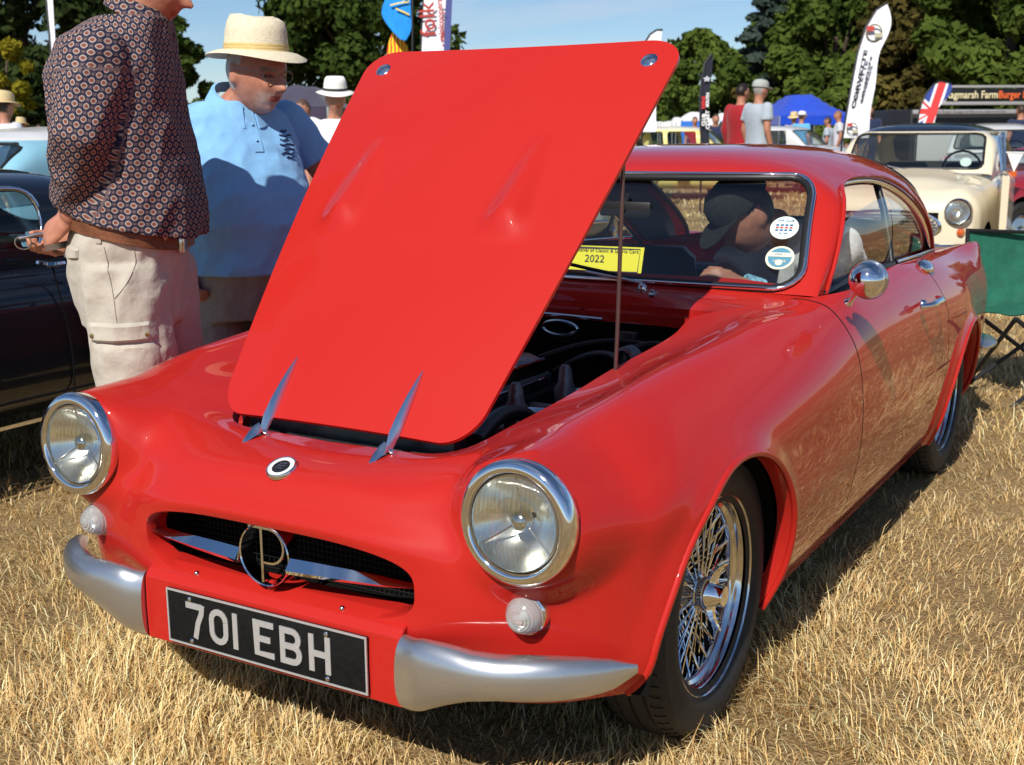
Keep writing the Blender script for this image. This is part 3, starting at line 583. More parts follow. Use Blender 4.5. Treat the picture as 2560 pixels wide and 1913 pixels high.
# ---- bonnet, hinged at the nose
BO = Vector((0, -.428, .707)); BT = Vector((0, math.cos(.808), math.sin(.808))); BN = Vector((0, -math.sin(.808), math.cos(.808))); BL = 1.145
nbx, nbt = 120, 150
bx, bt = np.meshgrid(np.linspace(-1.02, 1.02, nbx), np.linspace(-.03, 1.03, nbt), indexing='ij'); bx = bx.ravel(); bt = bt.ravel()
def bonnet_pts(off=0.0, bulge=True):
    hw = .333 + .128 * bt + .012 * np.sin(np.pi * np.clip(bt, 0, 1)); x = bx * hw
    L = BL * bt - (.030 * sm(.4, 1, bt) + .004 * (1 - sm(0, .5, bt))) * (1 - bx**2)
    h = .022 * (1 - bx**2) - .02 * (2 * bt - 1)**2 * .6 + off
    if bulge:
        for sx in (-1, 1):
            ta = (L - .515); dx_ = (x - sx * .232 + .022); Lb = .30; tq = np.clip(ta / Lb, 0, 1)
            wdt = .050 * (1 - .62 * tq); h = h + .034 * sm(-.025, .065, ta) * (1 - tq)**1.0 * np.exp(-(np.abs(dx_) / wdt)**2.4)
    return np.stack([x, BO.y + BT.y * L + BN.y * h, BO.z + BT.z * L + BN.z * h], 1)
hwv = .333 + .128 * bt + .012 * np.sin(np.pi * np.clip(bt, 0, 1)); bsd = -rbox(bx * hwv * (.40 / hwv), (bt - .5) * BL, .40, BL / 2, .085)
bv1, bf1, bc1 = clip(bonnet_pts(), gridfaces(nbx, nbt), bsd)
bonnet = obj('bonnet', bv1, bf1, RED, car, 60)
bv2, bf2, bc2 = clip(bonnet_pts(-.008, False), gridfaces(nbx, nbt), bsd); obj('bonnet_underside', bv2, [f[::-1] for f in bf2], RED, bonnet, 60)
fb = flange(bv1, bc1, [lambda p: p - BN * .003, lambda p: p - BN * .0085]); obj('bonnet_edge', *fb, RED, bonnet, 60)
def onbon(x, L, h=0.0):
    hw = .333 + .128 * L / BL; q = 1 - (x / hw)**2
    return Vector((x, 0, 0)) + Vector((0, BO.y, BO.z)) + BT * L + BN * (.022 * q - .012 * (2 * L / BL - 1)**2 + h)
for s in (1, -1):
    st = MB(); st.lathe([(.021, -.004), (.021, .002), (.016, .0055), (.006, .0065), (.001, .0065)], onbon(.385 * s, 1.065), BN, 24); st.build('bonnet_lock', CHROME, bonnet, 40)
    # long spear hinge: leaf on the bonnet, knuckle, short leaf on the nose
    xh = .168 * s; R = []
    for t, wd, h in ((-.04, .008, .013), (-.01, .0105, .022), (.03, .0095, .022), (.08, .0068, .017), (.12, .0042, .010), (.15, .0012, .003)):
        c = onbon(xh + .012 * s * t, t, .001); R.append([c + Vector((-wd, 0, 0)), c + BN * h * .55 + Vector((-wd * .6, 0, 0)), c + BN * h, c + BN * h * .55 + Vector((wd * .6, 0, 0)), c + Vector((wd, 0, 0)), c - BN * .004])
    hg = MB(); hg.rings(R); k0 = onbon(xh, -.045, .004)
    hg.tube([k0 + Vector((-.020, 0, 0)), k0 + Vector((.020, 0, 0))], .0085, 12)
    hg.tube([k0 + Vector((-.022, 0, -.004)), k0 + Vector((.022, 0, -.004))], .005, 10)
    R = []
    for y, z, wd, h in ((-.470, .686, .010, .018), (-.485, .682, .0105, .018), (-.502, .677, .0085, .014), (-.516, .672, .006, .008), (-.525, .668, .002, .003)):
        c = Vector((xh, y, z)); R.append([c + Vector((-wd, 0, 0)), c + Vector((-wd * .6, 0, h * .6)), c + Vector((0, 0, h)), c + Vector((wd * .6, 0, h * .6)), c + Vector((wd, 0, 0)), c + Vector((0, 0, -.006))])
    hg.rings(R); hg.build('hinge', mat('hinge_chrome', (.88, .89, .90), .16, metal=1.0), bonnet, 50)
stay = MB(); stay.tube([(.405, .10, .70), (.412, .10, .90), (.42, .103, 1.258)], .0050, 10); stay.build('bonnet_stay', mat('stay_steel', (.16, .10, .10), .3, metal=.7), car, 60)

# ---- front valance plinth and number plate
def boxloft(z0, z1, pts0, pts1): pass
PY = -.664
prof = [(-.60, .247), (PY, .247), (PY - .002, .32), (PY, .388), (-.652, .402), (-.62, .418), (-.58, .42)]
vl = surf([[(x, y + .012 * max(0, (abs(x) - .30) / .035) * (1 if j in (1, 2, 3, 4) else 0), z) for j, (y, z) in enumerate(prof)] for x in (-.336, -.33, -.2, 0, .2, .33, .336)], 40, 7)
mb = MB(); mb.rings([[Vector((x, y, z)) for y, z in prof] + [Vector((x, -.55, .30))] for x in (-.337, -.334, -.33, .33, .334, .337)], cap=True)
pl = mb.build('front_valance', RED, car, 25); bv = pl.modifiers.new('b', 'BEVEL'); bv.width = .006; bv.segments = 3; bv.limit_method = 'ANGLE'; bv.angle_limit = rad(20)
PN = Vector((0, -1, 0)); plate = MB().box((0, PY - .0055, .3185), (.528, .007, .119), bev=.002).build('number_plate', vary(mat('plate_black', (.008, .008, .008), .7, spec=.15), 90, .3), car)
PSIL = vary(mat('plate_silver', (.55, .56, .57), .35, metal=.5), 200, .08)
mb = MB(); y = PY - .0092
for x0, x1, z0, z1 in ((-.264, .264, .2592, .2632), (-.264, .264, .3738, .3778), (-.264, -.260, .2634, .3736), (.260, .264, .2634, .3736)): mb.box(((x0 + x1) / 2, y, (z0 + z1) / 2), (x1 - x0, .003, z1 - z0))
mb.build('plate_border', PSIL, plate)
def arcp(cx, cz, rx, rz, a0, a1, n=9): return [(cx + rx * math.cos(rad(a0 + (a1 - a0) * i / (n - 1))), cz + rz * math.sin(rad(a0 + (a1 - a0) * i / (n - 1)))) for i in range(n)]
CH = .0775; q = .0065
def glyph(ch, wd):
    h = CH; a = wd / 2 - q
    if ch == '7': return [[(-a - q, h - q), (a, h - q)], [(a + .001, h - .2 * q), (a - .0015, h - 3 * q), (a * .35, h * .45), (-a * .1, 0)]]
    if ch == '0': return [arcp(0, h - q - a, a, a, 0, 180) + arcp(0, q + a, a, a, 180, 360) + [(a, h - q - a)]]
    if ch == '1': return [[(0, 0), (0, h)]]
    if ch == 'E': return [[(a + q, q), (-a, q), (-a, h - q), (a + q, h - q)], [(-a, h / 2), (a * .85, h / 2)]]
    if ch == 'B': r = (h / 2 - q) / 2; return [[(-a, 0), (-a, h)], [(-a, h - q)] + arcp(a - r, h - q - r, r, r, 90, -90) + [(-a, h / 2)], [(-a, h / 2)] + arcp(a - r + .002, q + r, r, r, 90, -90) + [(-a, q)]]
    if ch == 'H': return [[(-a, 0), (-a, h)], [(a, 0), (a, h)], [(-a, h / 2), (a, h / 2)]]
for ch, cx, wd in (('7', -.182, .052), ('0', -.117, .052), ('1', -.0715, .013), ('E', .006, .052), ('B', .075, .054), ('H', .149, .054)):
    mb = MB(); 
    for i, st in enumerate(glyph(ch, wd)): mb.ribbon([(cx + px_, PY - .0092 - .0002 * i, .2800 + pz) for px_, pz in st], .0130, (0, -1, 0), .0022)
    mb.build('character', PSIL, plate, 25)
for x, z in ((-.197, .372 - .008), (.166, .372 - .008), (-.197, .271), (.166, .271)): MB().lathe([(.0055, 0), (.0055, .002), (.003, .004), (.0005, .0042)], (x, PY - .0090, z), (0, -1, 0), 12).build('screw', CHROME2, plate, 40)
for x, z in ((-.205, .4085), (.182, .4085)): MB().ball((x, -.641, z), .006, 10, 6).build('valance_bolt', CHROME2, pl, 60)

# ---- grille
gr = MB().rings([[Vector((MA * k * math.copysign(abs(math.cos(a))**.62, math.cos(a)), y, MZ + MH * k * math.copysign(abs(math.sin(a))**.62, math.sin(a)))) for a in np.linspace(0, 2 * math.pi, 60, endpoint=False)] for k, y in ((.985, -.598), (.97, -.50), (.02, -.50))], cap=False).build('grille_panel', DARK, car)
for k in range(34):
    pass
mesh_ = MB()
for i in range(-27, 28): mesh_.tube([(i * .0122, -.520, .40), (i * .0122, -.520, .555)], .0011, 4)
for i in range(13): mesh_.tube([(-.335, -.522, .402 + i * .0125), (.335, -.522, .402 + i * .0125)], .0011, 4)
tag(mesh_.build('grille_mesh', mat('mesh_black', (.008, .008, .008), .7), gr), kind='stuff')
for s in (1, -1):
    R = []
    for x, y, h in ((.066, -.658, .0145), (.12, -.652, .0138), (.20, -.643, .0115), (.28, -.633, .008), (.346, -.622, .003)):
        c = Vector((x * s, y, .480)); R.append([c + Vector((0, .014, h * .9)), c + Vector((0, .004, h)), c + Vector((0, -.012, -h * .45)), c + Vector((0, -.008, -h)), c + Vector((0, .012, -h * .8))])
    MB().rings(R).build('grille_bar', CHROME, gr, 30)
ring = [(.0 + .064 * math.cos(t), -.648, .490 + .064 * math.sin(t)) for t in np.linspace(0, 2 * math.pi, 48, endpoint=False)]
em = MB(); n_ = len(ring); R = []
for t in np.linspace(0, 2 * math.pi, 56, endpoint=False):
    c, s = math.cos(t), math.sin(t); R.append([Vector((c * r_, y_, .490 + s * r_)) for r_, y_ in ((.0612, -.622), (.0650, -.622), (.0655, -.656), (.0640, -.6585), (.0620, -.656))])
em.rings(R, close=True); emb = em.build('grille_emblem', CHROME, gr, 30)
em = MB()
em.ribbon([(-.006, -.646, .432), (-.006, -.646, .552)], .0060, (0, -1, 0), .010); em.ribbon([(-.040, -.6462, .546), (.012, -.6462, .546)] + [(.014 + .036 * math.cos(a), -.6462, .510 + .036 * math.sin(a)) for a in np.linspace(math.pi / 2, -math.pi / 2, 12)] + [(-.006, -.6462, .474)], .0048, (0, -1, 0), .009)
em.build('emblem_letter', CHROME, gr, 30); MB().box((0, -.636, .418), (.018, .014, .026), bev=.003).build('emblem_bracket', RED, gr)
# nose badge
bn = Vector((0, -.42, .91)).normalized(); bcn = Vector((0, -.592, .6545))
bd = MB(); bd.lathe([(.033, -.004), (.033, .003), (.031, .0055), (.0285, .005), (.0285, .0035)], bcn, bn, 36); badge = bd.build('nose_badge', CHROME, car, 40)
MB().lathe([(.0285, .0036), (.0195, .0046)], bcn, bn, 36).build('badge_ring', mat('badge_white', (.75, .75, .72), .3, coat=.5), badge, 40)
MB().lathe([(.0195, .0045), (.010, .0054), (.0003, .0057)], bcn, bn, 32).build('badge_centre', mat('badge_black', (.01, .01, .012), .25, coat=.6), badge, 40)
em = MB(); M = frame(bcn + bn * .0062, (1, 0, 0), bn); em.ribbon([M @ Vector(p) for p in ((-.008, -.009, 0), (-.004, .008, 0), (.008, .009, 0), (.009, .002, 0), (-.005, .000, 0))], .0022, bn, .0006); em.ribbon([M @ Vector(p) for p in ((-.003, -.007, 0), (.008, -.007, 0))], .0022, bn, .0006); em.build('badge_mark', CHROME2, badge)

# ---- lamps
fl = bpy.data.materials.new('fluted_lens'); fl.use_nodes = True; t = fl.node_tree; t.nodes.clear(); MATS['fluted_lens'] = fl
o_ = NN(t, 'ShaderNodeOutputMaterial'); tr = NN(t, 'ShaderNodeBsdfTransparent'); tr.inputs[0].default_value = (.95, .95, .90, 1); gl = NN(t, 'ShaderNodeBsdfGlossy'); gl.inputs['Roughness'].default_value = .06; gl.inputs['Color'].default_value = (.9, .92, .86, 1)
co = NN(t, 'ShaderNodeTexCoord'); wv = NN(t, 'ShaderNodeTexWave', wave_type='BANDS', bands_direction='X'); wv.inputs['Scale'].default_value = 26; wv.inputs['Distortion'].default_value = 0; t.links.new(co.outputs['Object'], wv.inputs['Vector'])
bp = NN(t, 'ShaderNodeBump'); bp.inputs['Strength'].default_value = .9; bp.inputs['Distance'].default_value = .004; t.links.new(wv.outputs['Fac'], bp.inputs['Height']); t.links.new(bp.outputs[0], gl.inputs['Normal'])
mxs = NN(t, 'ShaderNodeMixShader'); mxs.inputs[0].default_value = .13; t.links.new(tr.outputs[0], mxs.inputs[1]); t.links.new(gl.outputs[0], mxs.inputs[2]); t.links.new(mxs.outputs[0], o_.inputs[0])
REFL = mat('lamp_reflector', (.90, .91, .90), .20, metal=1.0)
for s in (1, -1):
    hl = empty('headlight', (HX * s, HY, HZ)); hl.parent = car; ax = Vector((0.0, -1, .045)).normalized()
    MB().lathe([(.100, -.05), (.110, -.045), (.1145, -.03), (.1160, -.018), (.1155, -.010), (.1125, -.003), (.106, .0010), (.099, .0022), (.0945, .0015), (.0925, -.001), (.0905, -.006)], (0, 0, 0), ax, 64).build('bezel', CHROME, hl, 60)
    MB().lathe([(.0895, -.006), (.086, -.001), (.0885, -.012)], (0, 0, 0), ax, 48).build('lens_seal', CHROME2, hl, 60)
    # reflector bowl with stepped facets
    pr = [(.0885 * math.sqrt(k), -.075 + .066 * k) for k in (0.004, .04, .1, .2, .32, .46, .62, .8, 1.0)]
    MB().lathe(pr, (0, 0, 0), ax, 40).build('reflector', REFL, hl, 60)
    m = MB()                                                          # fluted prisms moulded in the glass
    for k in range(-9, 10):
        x = k * .0085; L = math.sqrt(max(.0, .083**2 - x * x))
        for z0, z1 in ((.022, L), (-L, -.034)):
            if z1 - z0 > .01:
                dy = lambda x_, z_: -.012 - .010 * (1 - (x_ * x_ + z_ * z_) / .0079)
                m.tube([(x, dy(x, z0 + (z1 - z0) * j / 6) + .002, z0 + (z1 - z0) * j / 6) for j in range(7)], .0030, 6, .5)
    tag(m.build('lens_flutes', LENS, hl, 60), kind='stuff')
    MB().lathe([(.0885, -.008), (.080, -.001), (.065, .006), (.045, .0115), (.022, .0145), (.0005, .0152)], (0, 0, 0), ax, 48).build('lens', fl, hl, 60)
    m = MB(); m.lathe([(.019, -.042), (.019, -.022), (.013, -.015), (.0005, -.013)], (0, 0, 0), ax, 20)
    for a in (90, 215, 325): m.tube([Vector((.016 * math.cos(rad(a)), .03, .016 * math.sin(rad(a)))), Vector((.083 * math.cos(rad(a)), .012, .083 * math.sin(rad(a))))], .0018, 6)
    m.build('bulb_shield', CHROME2, hl, 50)
    ind = empty('indicator', (.562 * s, -.577, .455)); ind.parent = car; an = Vector((.10 * s, -1, .02)).normalized()
    MB().lathe([(.041, -.02), (.041, .004), (.0395, .010), (.036, .012), (.033, .010)], (0, 0, 0), an, 40).build('base', CHROME, ind, 40)
    MB().lathe([(.034, .010), (.024, .0), (.008, -.006), (.0005, -.006)], (0, 0, 0), an, 24).build('back_plate', REFL, ind, 60); MB().ball(an * .018, .009, 10, 8).build('bulb', mat('lamp_white', (.75, .74, .7), .2), ind, 60)
    pr = [(.036, .009)]
    for k in range(1, 8):
        r0 = .036 * math.cos(k / 8 * 1.45); h0 = .010 + .040 * math.sin(k / 8 * 1.45); pr += [(r0 + .0016, h0 - .0028), (r0, h0)]
    pr += [(.004, .0505), (.0004, .051)]
    gm = mat('ribbed_glass', (.46, .48, .47), .08, coat=1.0, spec=.8); gm.node_tree.nodes['Principled BSDF'].inputs['Alpha'].default_value = .62
    MB().lathe(pr, (0, 0, 0), an, 40).build('lens', gm, ind, 20)

# ---- bumpers
for s in (1, -1):
    path = [(.340, -.655, .320), (.360, -.660, .321), (.392, -.668, .330), (.44, -.668, .342), (.50, -.661, .350), (.565, -.640, .353), (.625, -.605, .352), (.675, -.562, .349), (.714, -.518, .347), (.738, -.482, .347)]
    hh = [.074, .072, .060, .048, .043, .043, .042, .038, .029, .009]; dd = [.028, .030, .032, .033, .033, .032, .030, .025, .017, .005]
    pc = curve(path, 46); tq = np.linspace(0, 1, len(path)); h2 = np.interp(np.linspace(0, 1, 46), tq, hh); d2 = np.interp(np.linspace(0, 1, 46), tq, dd); R = []
    for i, p in enumerate(pc):
        tn = (pc[min(i + 1, 45)] - pc[max(i - 1, 0)]); tn.z = 0; tn.normalize(); out = Vector((tn.y, -tn.x, 0))
        R.append([Vector(((p + out * (d2[i] * (math.cos(a) * (1 if math.cos(a) > 0 else .9))) + Vector((0, 0, h2[i] * (abs(math.sin(a))**.8) * (1 if math.sin(a) > 0 else -1))))).to_tuple()) for a in np.linspace(0, 2 * math.pi, 28, endpoint=False)])
    R = [[Vector((v.x * s, v.y, v.z)) for v in r] for r in R]
    MB().rings(R).build('front_bumper', SILVER, car, 40)
    rp = [(.52, 3.36, .385), (.62, 3.32, .385), (.70, 3.22, .39), (.715, 3.06, .39)]
    MB().tube([Vector((p.x * s, p.y, p.z)) for p in curve(rp, 14)], [.055, .058, .06, .06, .06, .058, .056, .054, .05, .046, .04, .034, .026, .012], 14, .55, up=(0, 0, 1)).build('rear_bumper', SILVER, car, 50)
    MB().lathe([(.045, -.01), (.045, .01), (.03, .03), (.002, .036)], (.60 * s, 3.33, .66), (0, 1, 0), 20).build('tail_lamp', mat('lamp_red', (.5, .01, .01), .15, coat=1), car, 50)

# ---- mirror, filler cap, wipers, washer jet
m = MB(); mc = Vector((.803, .757, .934)); m.ball(mc, (.047, .045, .047), 32, 18); m.build('door_mirror', CHROME, car, 60)
dm = car.children[-1]
MB().tube(curve([(.748, .79, .868), (.757, .785, .876), (.773, .772, .895), (.79, .76, .915)], 10), [.013, .009, .0075, .0065, .006, .006, .006, .0065, .007, .009], 10).build('mirror_stalk', CHROME, dm, 60)
MB().lathe([(.052, 0), (.050, .004), (.0005, .004)], mc + Vector((0, .012, 0)), (0, 1, 0), 28).build('mirror_glass', CHROME2, dm, 40)
MB().ball((.705, 1.90, .852), (.030, .062, .018), 20, 12, Matrix.Rotation(rad(38), 3, 'Y')).build('filler_cap', CHROME, car, 60)
for x in (.17, -.36):
    m = MB(); m.lathe([(.015, 0), (.014, .012), (.009, .022), (.001, .024)], (x, .765, .866), (0, -.3, .95), 16); m.tube(curve([(x, .762, .888), (x - .10, .785, .898), (x - .20, .800, .908)], 8), .0055, 8); wp = m.build('wiper', CHROME2, car, 50)
    MB().tube(curve([(x - .08, .783, .905), (x - .20, .806, .917), (x - .33, .822, .935)], 8), .0045, 6, 1.6).build('wiper_blade', BLACK, wp, 50)
m = MB(); m.lathe([(.012, 0), (.012, .006), (.006, .009), (.005, .016), (.001, .017)], (.215, .735, .861), (0, -.3, .95), 14); m.build('washer_jet', CHROME2, car, 40)

# ---- windscreen stickers
def disc(name, c, r, m, n, parent, k=28, off=0.0, M=None): 
    Mx = frame(Vector(c) + Vector(n).normalized() * off, (1, .10, 0), n); return obj(name, [Mx @ Vector((r * math.cos(2 * math.pi * i / k), r * math.sin(2 * math.pi * i / k), 0)) for i in range(k)], [tuple(range(k))], m, parent, None)
PAPER = mat('sticker_white', (.62, .72, .66), .5); INKB = mat('ink_blue', (.03, .12, .30), .5); INKR = mat('ink_red', (.5, .06, .05), .5); INKK = mat('ink_black', (.02, .02, .025), .5); CREAMP = mat('sticker_cream', (.70, .68, .52), .5)
nws = Vector((.08, -.735, .675))
c1 = Vector((.517, .945, 1.047)); st1 = disc('sticker', c1, .040, PAPER, nws, ws, off=-.004)
M = frame(c1 + nws.normalized() * -.0025, (1, .10, 0), nws)
for k, (txt, yy_, sz, mm) in enumerate((('CAR CLUB', .024, .010, INKB), ('OF 1908', -.021, .007, INKB))): textmesh(txt, sz, M @ Matrix.Translation((0, yy_, .0)), mm, 'print', ws, .0003)
m = MB()
for i, (yy_, mm) in enumerate(((.006, 0), (-.003, 1), (-.012, 0))):
    m.mi = mm
    for k in range(4): m.add([M @ Vector((-.025 + k * .0128, yy_, .0)), M @ Vector((-.015 + k * .0128, yy_, .0)), M @ Vector((-.016 + k * .0128, yy_ + .0055, .0)), M @ Vector((-.023 + k * .0128, yy_ + .0055, .0))], [(0, 1, 2, 3)])
m.build('print', [INKB, INKR], ws, None)
c2 = Vector((.527, .885, .969)); disc('sticker', c2, .040, CREAMP, nws, ws, off=-.004); disc('sticker', c2, .033, mat('sticker_blue', (.08, .25, .36), .5), nws, ws, off=-.0028)
M = frame(c2 + nws.normalized() * -.0018, (1, .10, 0), nws)
m = MB(); m.add([M @ Vector(p) for p in ((-.032, .002, 0), (.032, .002, 0), (.030, .016, 0), (-.030, .016, 0))], [(0, 1, 2, 3)]); m.build('print', CREAMP, ws, None); disc('sticker', c2 + (M.to_3x3() @ Vector((0, -.018, 0))), .010, CREAMP, nws, ws, off=-.0015)
textmesh('MAR 1', .011, M @ Matrix.Translation((0, .009, .0006)), INKB, 'print', ws, .0002); textmesh('19    58', .012, M @ Matrix.Translation((0, -.014, .0006)), CREAMP, 'print', ws, .0002)
# ================================================================ wheels, cabin, engine
def wheel(loc, s, detail=True):
    w = empty('wheel', loc); w.parent = car; A = (s, 0, 0)
    pr = [(.188, -.075), (.200, -.082), (.225, -.088), (.262, -.090), (.292, -.082), (.308, -.066), (.3155, -.045), (.3165, -.040), (.3110, -.037), (.3110, -.033), (.3175, -.030), (.3180, -.004), (.3120, -.002), (.3120, .002), (.3180, .004), (.3175, .030), (.3110, .033), (.3110, .037), (.3165, .040), (.3155, .045), (.308, .066), (.300, .0755), (.292, .0805), (.289, .0795), (.262, .0885), (.258, .0875), (.250, .0880), (.243, .0865), (.238, .0850), (.228, .0780), (.218, .070), (.205, .066)]
    MB().lathe(pr, (0, 0, 0), A, 72).build('tyre', RUBBER, w, 40)
    if detail:                                                   # tread blocks cut on the outer shoulder
        m = MB()
        for k in range(64):
            a = 2 * math.pi * k / 64; c, s_ = math.cos(a), math.sin(a); t = Vector((0, -s_, c))
            P_ = [Vector((xx * s, c * rr, s_ * rr)) for xx, rr in ((.0445, .3168), (.058, .3140), (.068, .3080))]
            m.tube([p + t * (.004 * j) for j, p in enumerate(P_)], .0011, 4)
        tag(m.build('tread_sipes', DARK, w), kind='stuff')
    rim = MB().lathe([(r_ * 1.085, x_) for r_, x_ in [(.186, .004), (.189, .050), (.1925, .058), (.2055, .062), (.2085, .068), (.2070, .0735), (.2040, .0745), (.2020, .072), (.2005, .066), (.1975, .0615), (.1930, .0600), (.1905, .056), (.1890, .045), (.1870, .041), (.1800, .039), (.1780, .035), (.1765, .018), (.1775, .004)]], (0, 0, 0), A, 72).build('rim', mat('rim_chrome', (.66, .67, .69), .10, metal=1.0), w, 50)
    MB().lathe([(.2015, .006), (.1915, .004), (.187, -.03), (.190, -.055), (.208, -.062)], (0, 0, 0), A, 48).build('rim_barrel', BAY, w, 50)
    MB().lathe([(.030, -.05), (.043, -.045), (.043, -.030), (.036, -.022), (.036, .018), (.041, .024), (.041, .036), (.034, .040), (.028, .043)], (0, 0, 0), A, 28).build('hub', CHROME2, w, 40)
    MB().lathe([(.170, -.062), (.0005, -.062)], (0, 0, 0), A, 32).build('brake_backplate', DARK, w)
    MB().lathe([(.040, -.06), (.125, -.058), (.127, -.040), (.04, -.038)], (0, 0, 0), A, 32).build('brake_drum', BAY, w, 40)
    if not detail: return w
    sp = {}
    for nm, r0, x0, r1, x1, tw in (('o', .040, .034, .191, .016, .17), ('i', .040, -.020, .191, .030, .30)):
        for sg in (1, -1):
            p0 = Vector((x0 * s, r0, 0)); p1 = Vector((x1 * s, r1 * math.cos(tw * sg), r1 * math.sin(tw * sg))); d = (p1 - p0).normalized()
            m = MB(); m.tube([p0, p0 + d * .012, p1 - d * .016, p1 - d * .012, p1], [.0028, .0022, .0022, .0032, .0032], 6); o = m.build('spoke', CHROME, w, 50); sp[nm, sg] = o
    for nm, n0 in (('o', 18), ('i', 24)):
        for sg in (1, -1):
            src = sp[nm, sg]
            for k in range(n0):
                o = src if k == 0 else src.copy()
                if k: COL.objects.link(o); o.parent = w
                o.rotation_euler = (2 * math.pi * (k + (.25 if sg > 0 else .75) * (1 if nm == 'o' else .6)) / n0, 0, 0)
    k = MB(); k.lathe([(.031, .040), (.036, .044), (.037, .056), (.031, .066), (.0255, .074), (.0235, .090), (.0225, .0935), (.018, .0945), (.0005, .0948)], (0, 0, 0), A, 32)
    for a in (math.pi * .42, math.pi * 1.42):
        c, s_ = math.cos(a), math.sin(a); R = []
        for q_, (rr, xx, wd, th_) in enumerate(((.020, .062, .020, .011), (.034, .062, .019, .010), (.050, .068, .0165, .008), (.064, .079, .013, .006), (.073, .088, .008, .004), (.076, .091, .003, .002))):
            o = Vector((xx * s, c * rr, s_ * rr)); t = Vector((0, -s_, c)); u_ = Vector((s, 0, 0)); R.append([o + t * wd, o + t * wd * .5 + u_ * th_, o - t * wd * .5 + u_ * th_, o - t * wd, o - t * wd * .5 - u_ * th_, o + t * wd * .5 - u_ * th_])
        k.rings(R)
    k.build('knock_off', CHROME, w, 40)
    return w
wheel((.632, 0, .318), 1); wheel((.632, 2.388, .318), 1); wheel((-.632, 0, .318), -1, False); wheel((-.632, 2.388, .318), -1, False)

# ---- cabin
TRIM = vary(mat('dark_trim', (.030, .035, .045), .6), 40, .3); LEATHER = vary(mat('black_leather', (.022, .022, .026), .42), 60, .25, .1)
m = MB(); m.rings([[Vector((x, y, z)) for y, z in ((.90, .60), (.865, .865), (.885, .880), (.96, .878), (1.10, .868), (1.135, .83), (1.12, .66), (1.0, .60))] for x in (-.60, -.3, 0, .3, .60)]); m.build('dashboard', TRIM, car, 40)
for x in (.33, -.33):
    st = empty('seat', (x, 1.52, .24)); st.parent = car
    m = MB(); m.rings([[Vector((a, y, z)) for a in (-.23, -.15, 0, .15, .23)] + [Vector((a, y, z - .12)) for a in (.22, .0, -.22)] for y, z in ((-.24, .10), (-.26, .17), (0, .18), (.20, .15), (.26, .12))]); m.build('cushion', LEATHER, st, 60)
    m = MB(); m.rings([[Vector((a * k, y + .02 * abs(a) / .2, z)) for a in (-.23, -.15, 0, .15, .23)] + [Vector((a * k, y + .10, z)) for a in (.2, .0, -.2)] for y, z, k in ((.20, .12, .9), (.25, .30, 1), (.31, .50, .97), (.345, .60, .85), (.36, .635, .6))]); m.build('backrest', LEATHER, st, 60)
m = MB(); R0 = Vector((-.36, 1.16, .82)); an = Vector((0, .86, .50)); an.normalize(); fx = frame(R0, (1, 0, 0), an)
m.tube([fx @ Vector((.185 * math.cos(t), .185 * math.sin(t), 0)) for t in np.linspace(0, 2 * math.pi, 36, endpoint=False)], .011, 8, close=True)
for a in (90, 210, 330): m.tube([fx @ Vector((.02 * math.cos(rad(a)), .02 * math.sin(rad(a)), -.01)), fx @ Vector((.18 * math.cos(rad(a)), .18 * math.sin(rad(a)), 0))], .006, 6)
m.tube([fx @ Vector((0, 0, -.25)), fx @ Vector((0, 0, .012))], .022, 10); m.build('steering_wheel', BLACK, car, 50)
m = MB(); m.box((0, 2.25, .62), (1.2, .35, .30), bev=.03); m.box((0, 2.09, .55), (1.2, .16, .5), bev=.05); m.build('rear_shelf', TRIM, car, 40)
m = MB(); m.box((0, .90, .52), (1.3, .03, .62)); m.build('bulkhead', DARK, car)
for s in (1, -1): MB().box((.66 * s, 1.36, .56), (.02, 1.1, .60)).build('door_card', LEATHER, car)
MB().tube([(0, .985, 1.075), (0, 1.0, 1.10), (0, 1.02, 1.125)], .005, 6).build('rear_view_mirror', BLACK, car); rvm = car.children[-1]; MB().box((0, 1.0, 1.08), (.17, .015, .045), bev=.006).build('mirror_shell', BLACK, rvm)

# ---- engine under the open bonnet
eng = empty('engine', (0, .2, .36)); eng.parent = car; eng.matrix_parent_inverse = Matrix.Identity(4)
E_ = lambda x, y, z: (x, y - .2, z - .36)
ALU = vary(mat('cast_alloy', (.22, .22, .22), .45, metal=.8), 40, .3, .2); ENGB = vary(mat('engine_black', (.02, .02, .022), .35), 25, .4); HOSE = mat('hose_rubber', (.016, .016, .017), .45); BRASS = mat('brass', (.45, .30, .10), .3, metal=1)
MB().box(E_(-.06, .17, .52), (.26, .66, .24), bev=.02).build('block', ENGB, eng, 40)
MB().box(E_(-.06, .17, .655), (.20, .60, .035), bev=.01).build('cylinder_head', ALU, eng, 40)
m = MB(); m.rings([[Vector(E_(x, y, z)) for x, z in ((-.12, .672), (-.12, .705), (-.10, .722), (-.02, .722), (.03, .705), (.03, .672))] for y in (-.08, -.075, .44, .445)]); m.build('rocker_cover', CHROME2, eng, 30)
m = MB(); m.tube([E_(.034, -.06, .712), E_(.034, .43, .712)], .006, 8); m.build('rocker_edge', CHROME, eng); m = MB(); m.tube([E_(.045, -.08, .660), E_(.045, .42, .660)], .007, 8); m.build('fuel_rail', CHROME, eng)
MB().lathe([(.016, 0), (.016, .02), (.022, .022), (.022, .034), (.004, .036)], E_(-.05, .02, .722), (0, 0, 1), 20).build('oil_cap', CHROME, eng, 40)
